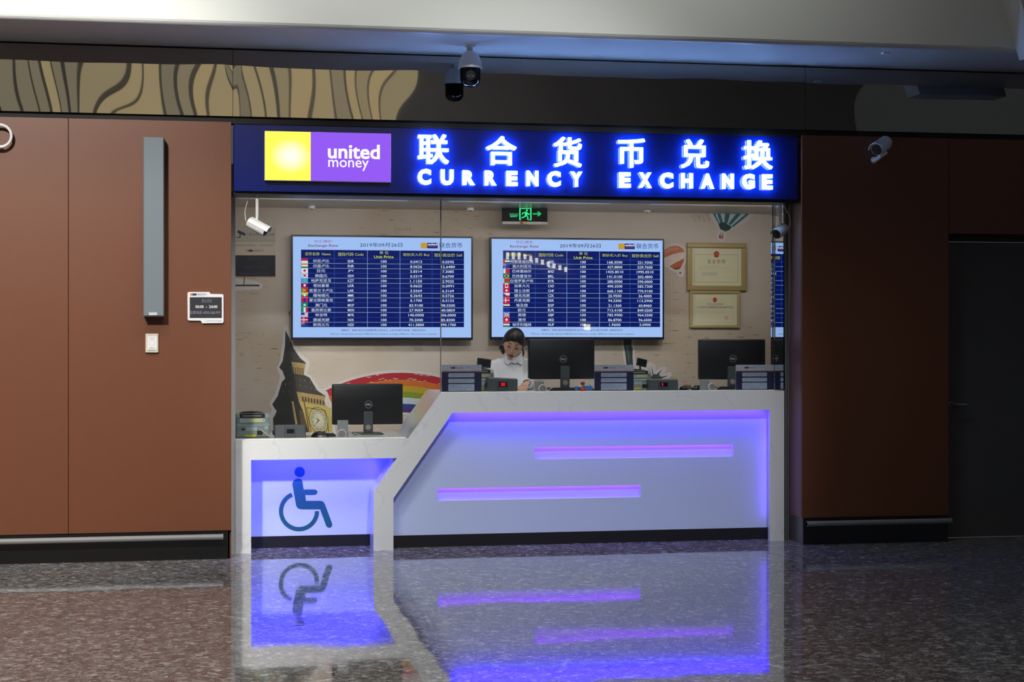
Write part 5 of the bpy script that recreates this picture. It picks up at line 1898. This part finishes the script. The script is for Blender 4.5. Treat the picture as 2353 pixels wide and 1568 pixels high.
MB().tube([b1 + Vector((-.01, 0, .05)), b1, b1 + Vector((-.006, 0, -.03))], [.005, .007, .004], 10).build('hair_lock', mat('dark_brown_hair'), clerk, smooth=True)

# shirt with sleeves, collar, placket; trousers and shoes out of sight
sh_ = MB()
sh_.ring([ell(0, 0, .82, .158, .115), ell(0, 0, 1.0, .130, .098), ell(0, -.006, 1.13, .146, .112), ell(0, -.010, 1.20, .158, .112), ell(0, -.005, 1.27, .168, .100), ell(0, 0, 1.315, .155, .082), ell(0, 0, 1.345, .10, .07), ell(0, -.012, 1.368, .066, .062)])
for s in (-1, 1):
    sh_.tube([SH[s] + Vector((-s * .04, 0, .005)), SH[s], SH[s].lerp(EL[s], .5), EL[s]], [.056, .058, .052, .050], 18)
    sh_.tube([EL[s], EL[s].lerp(WR[s], .5), EL[s].lerp(WR[s], .9)], [.049, .046, .038], 18)
remeshed(sh_, 'shirt', SHIRT, clerk, .008, 5)
t = MB()
# collar: standing band plus two falling points
for s in (-1, 1):
    inn, out = [], []
    for k in range(9):
        qa = math.radians(-92 + 178 * k / 8 * 1.0)
        a_ = math.radians(90) - s * math.radians(182 * k / 8)
        x = .062 * math.cos(a_ if s == 1 else a_)
        y = .060 * math.sin(a_)
        fr_ = k / 8
        top = 1.412 - .040 * fr_
        low = 1.372 - .062 * fr_ ** 2
        ex = .012 + .016 * fr_
        inn.append(Vector((px_ + x, YP - .012 + y, top)))
        out.append(Vector((px_ + x * (1 + ex / .062), YP - .016 + y * (1 + ex / .062), low)))
    rings = []
    for p_, q_ in zip(inn, out):
        n_ = (q_ - p_)
        rings.append([p_, q_, q_ + Vector((0, -.003, .004)), p_ + Vector((0, -.003, .004))])
    t.ring(rings)
t.build('collar', SHIRT, clerk, smooth=50)
t = MB()
for s in (-1, 1):
    # falling collar points in front
    p0_ = Vector((px_ + s * .010 - .004, YP - .088, 1.332))
    pts = [p0_, p0_ + Vector((s * .050, .030, .052)), p0_ + Vector((s * .066, .020, -.002)), p0_ + Vector((s * .044, -.016, -.030))]
    t.ring([[v for v in pts], [v + Vector((0, -.005, .001)) for v in pts]])
t.build('collar_points', SHIRT, clerk)
t = MB()
t.ring([[Vector((px_ - .016 + dx_, YP - .108 - .012 * 0 + off, z)) for dx_, off in ((0, .01), (.026, .01), (.026, 0), (0, 0))] for z in (1.30, 1.25)] )
t.build('placket', SHIRT, clerk)
t = MB()
t.ring([ell(0, 0, .60, .16, .12), ell(0, 0, .82, .162, .118), ell(0, 0, .92, .145, .108)])
for s in (-1, 1):
    t.tube([Vector((px_ + s * .078, YP, .84)), Vector((px_ + s * .085, YP - .01, .46)), Vector((px_ + s * .088, YP + .02, .07))], [.092, .070, .060], 16)
remeshed(t, 'trousers', TROU, clerk, .012, 3)
for s in (-1, 1):
    MB().ball((px_ + s * .088, YP - .04, .036), (.045, .125, .036), 16, 10).build('shoe', BLK, clerk, smooth=True)
# bracelets on the wrist by the monitor
W0, fw, side, nrm = HANDS[1]
for q, r, m_ in ((-.002, .0255, mat('bracelet_black', (20, 16, 16), 0.3)), (.010, .0285, mat('bracelet_silver', (220, 222, 226), 0.2, 0.8))):
    rings = []
    c = W0 + fw * q
    for k in range(24):
        qa = 2 * math.pi * k / 24
        rd = side * math.cos(qa) * 1.1 + nrm * math.sin(qa) * .88
        rings.append([c + rd * r + rd * .003 * math.cos(2 * math.pi * j / 8) + fw * .004 * math.sin(2 * math.pi * j / 8) for j in range(8)])
    MB().ring(rings, cap=False, closed=True).build('bracelet', m_, clerk, smooth=True)

# ------------------------------------------------------------------ the hall across the way (seen mirrored in the steel fascia and the glass)
FYH = -16.0
box('wall_hall', mat('hall_grey', (150, 150, 156), 0.7), -14, 16, FYH - .2, FYH, 0, 10.4, kind='structure')
box('ceiling_hall', mat('hall_ceiling', (96, 98, 102), 0.7), -14, 16, FYH, 10.66, 10.4, 10.6, kind='structure')
lit = thing('added_stripe_wall', (-.2, FYH + .05, 5.6), 'added glowing wall of pale beige vertical panels across the hall', 'light wall')  # invented glow wall, shaped so the steel fascia mirrors stripes
rnd = random.Random(11)
x = -4.6
while x < 4.4:
    w = rnd.choice((.24, .28, .34, .34, .42))
    c = rnd.choice(((172, 162, 130), (158, 150, 124), (148, 142, 122), (180, 166, 130), (136, 132, 116)))
    if rnd.random() > .03:
        box('stripe_panel', emat('beige_panel_%d' % c[0], c, 2.4 if x < 1.2 else 1.5), x, x + w, FYH + .02, FYH + .05, 5.6, 8.5, lit)
    x += w + rnd.choice((.05, .07, .10))
shop = thing('shop_lights', (8.0, FYH + .1, 3.2), 'string of small lit shop lights across the hall', 'lights')
for k in range(11):
    u = 1166 + k * 13.4
    v = 586 + max(0, k - 2) * 4.2
    D = GY + (GY - FYH - .12)
    q = P(u, v, D)
    box('shop_lamp', emat('shop_lamp_white', (255, 250, 225), 9.0), q.x - .035, q.x + .035, FYH + .12, FYH + .14, q.z - .06 - (.05 if k < 3 else 0), q.z + .06, shop)
q = P(1349, 752, GY + (GY - FYH - .12))
box('shop_lamp', MATS['shop_lamp_white'], q.x - .08, q.x + .08, FYH + .12, FYH + .14, q.z - .07, q.z + .07, shop)
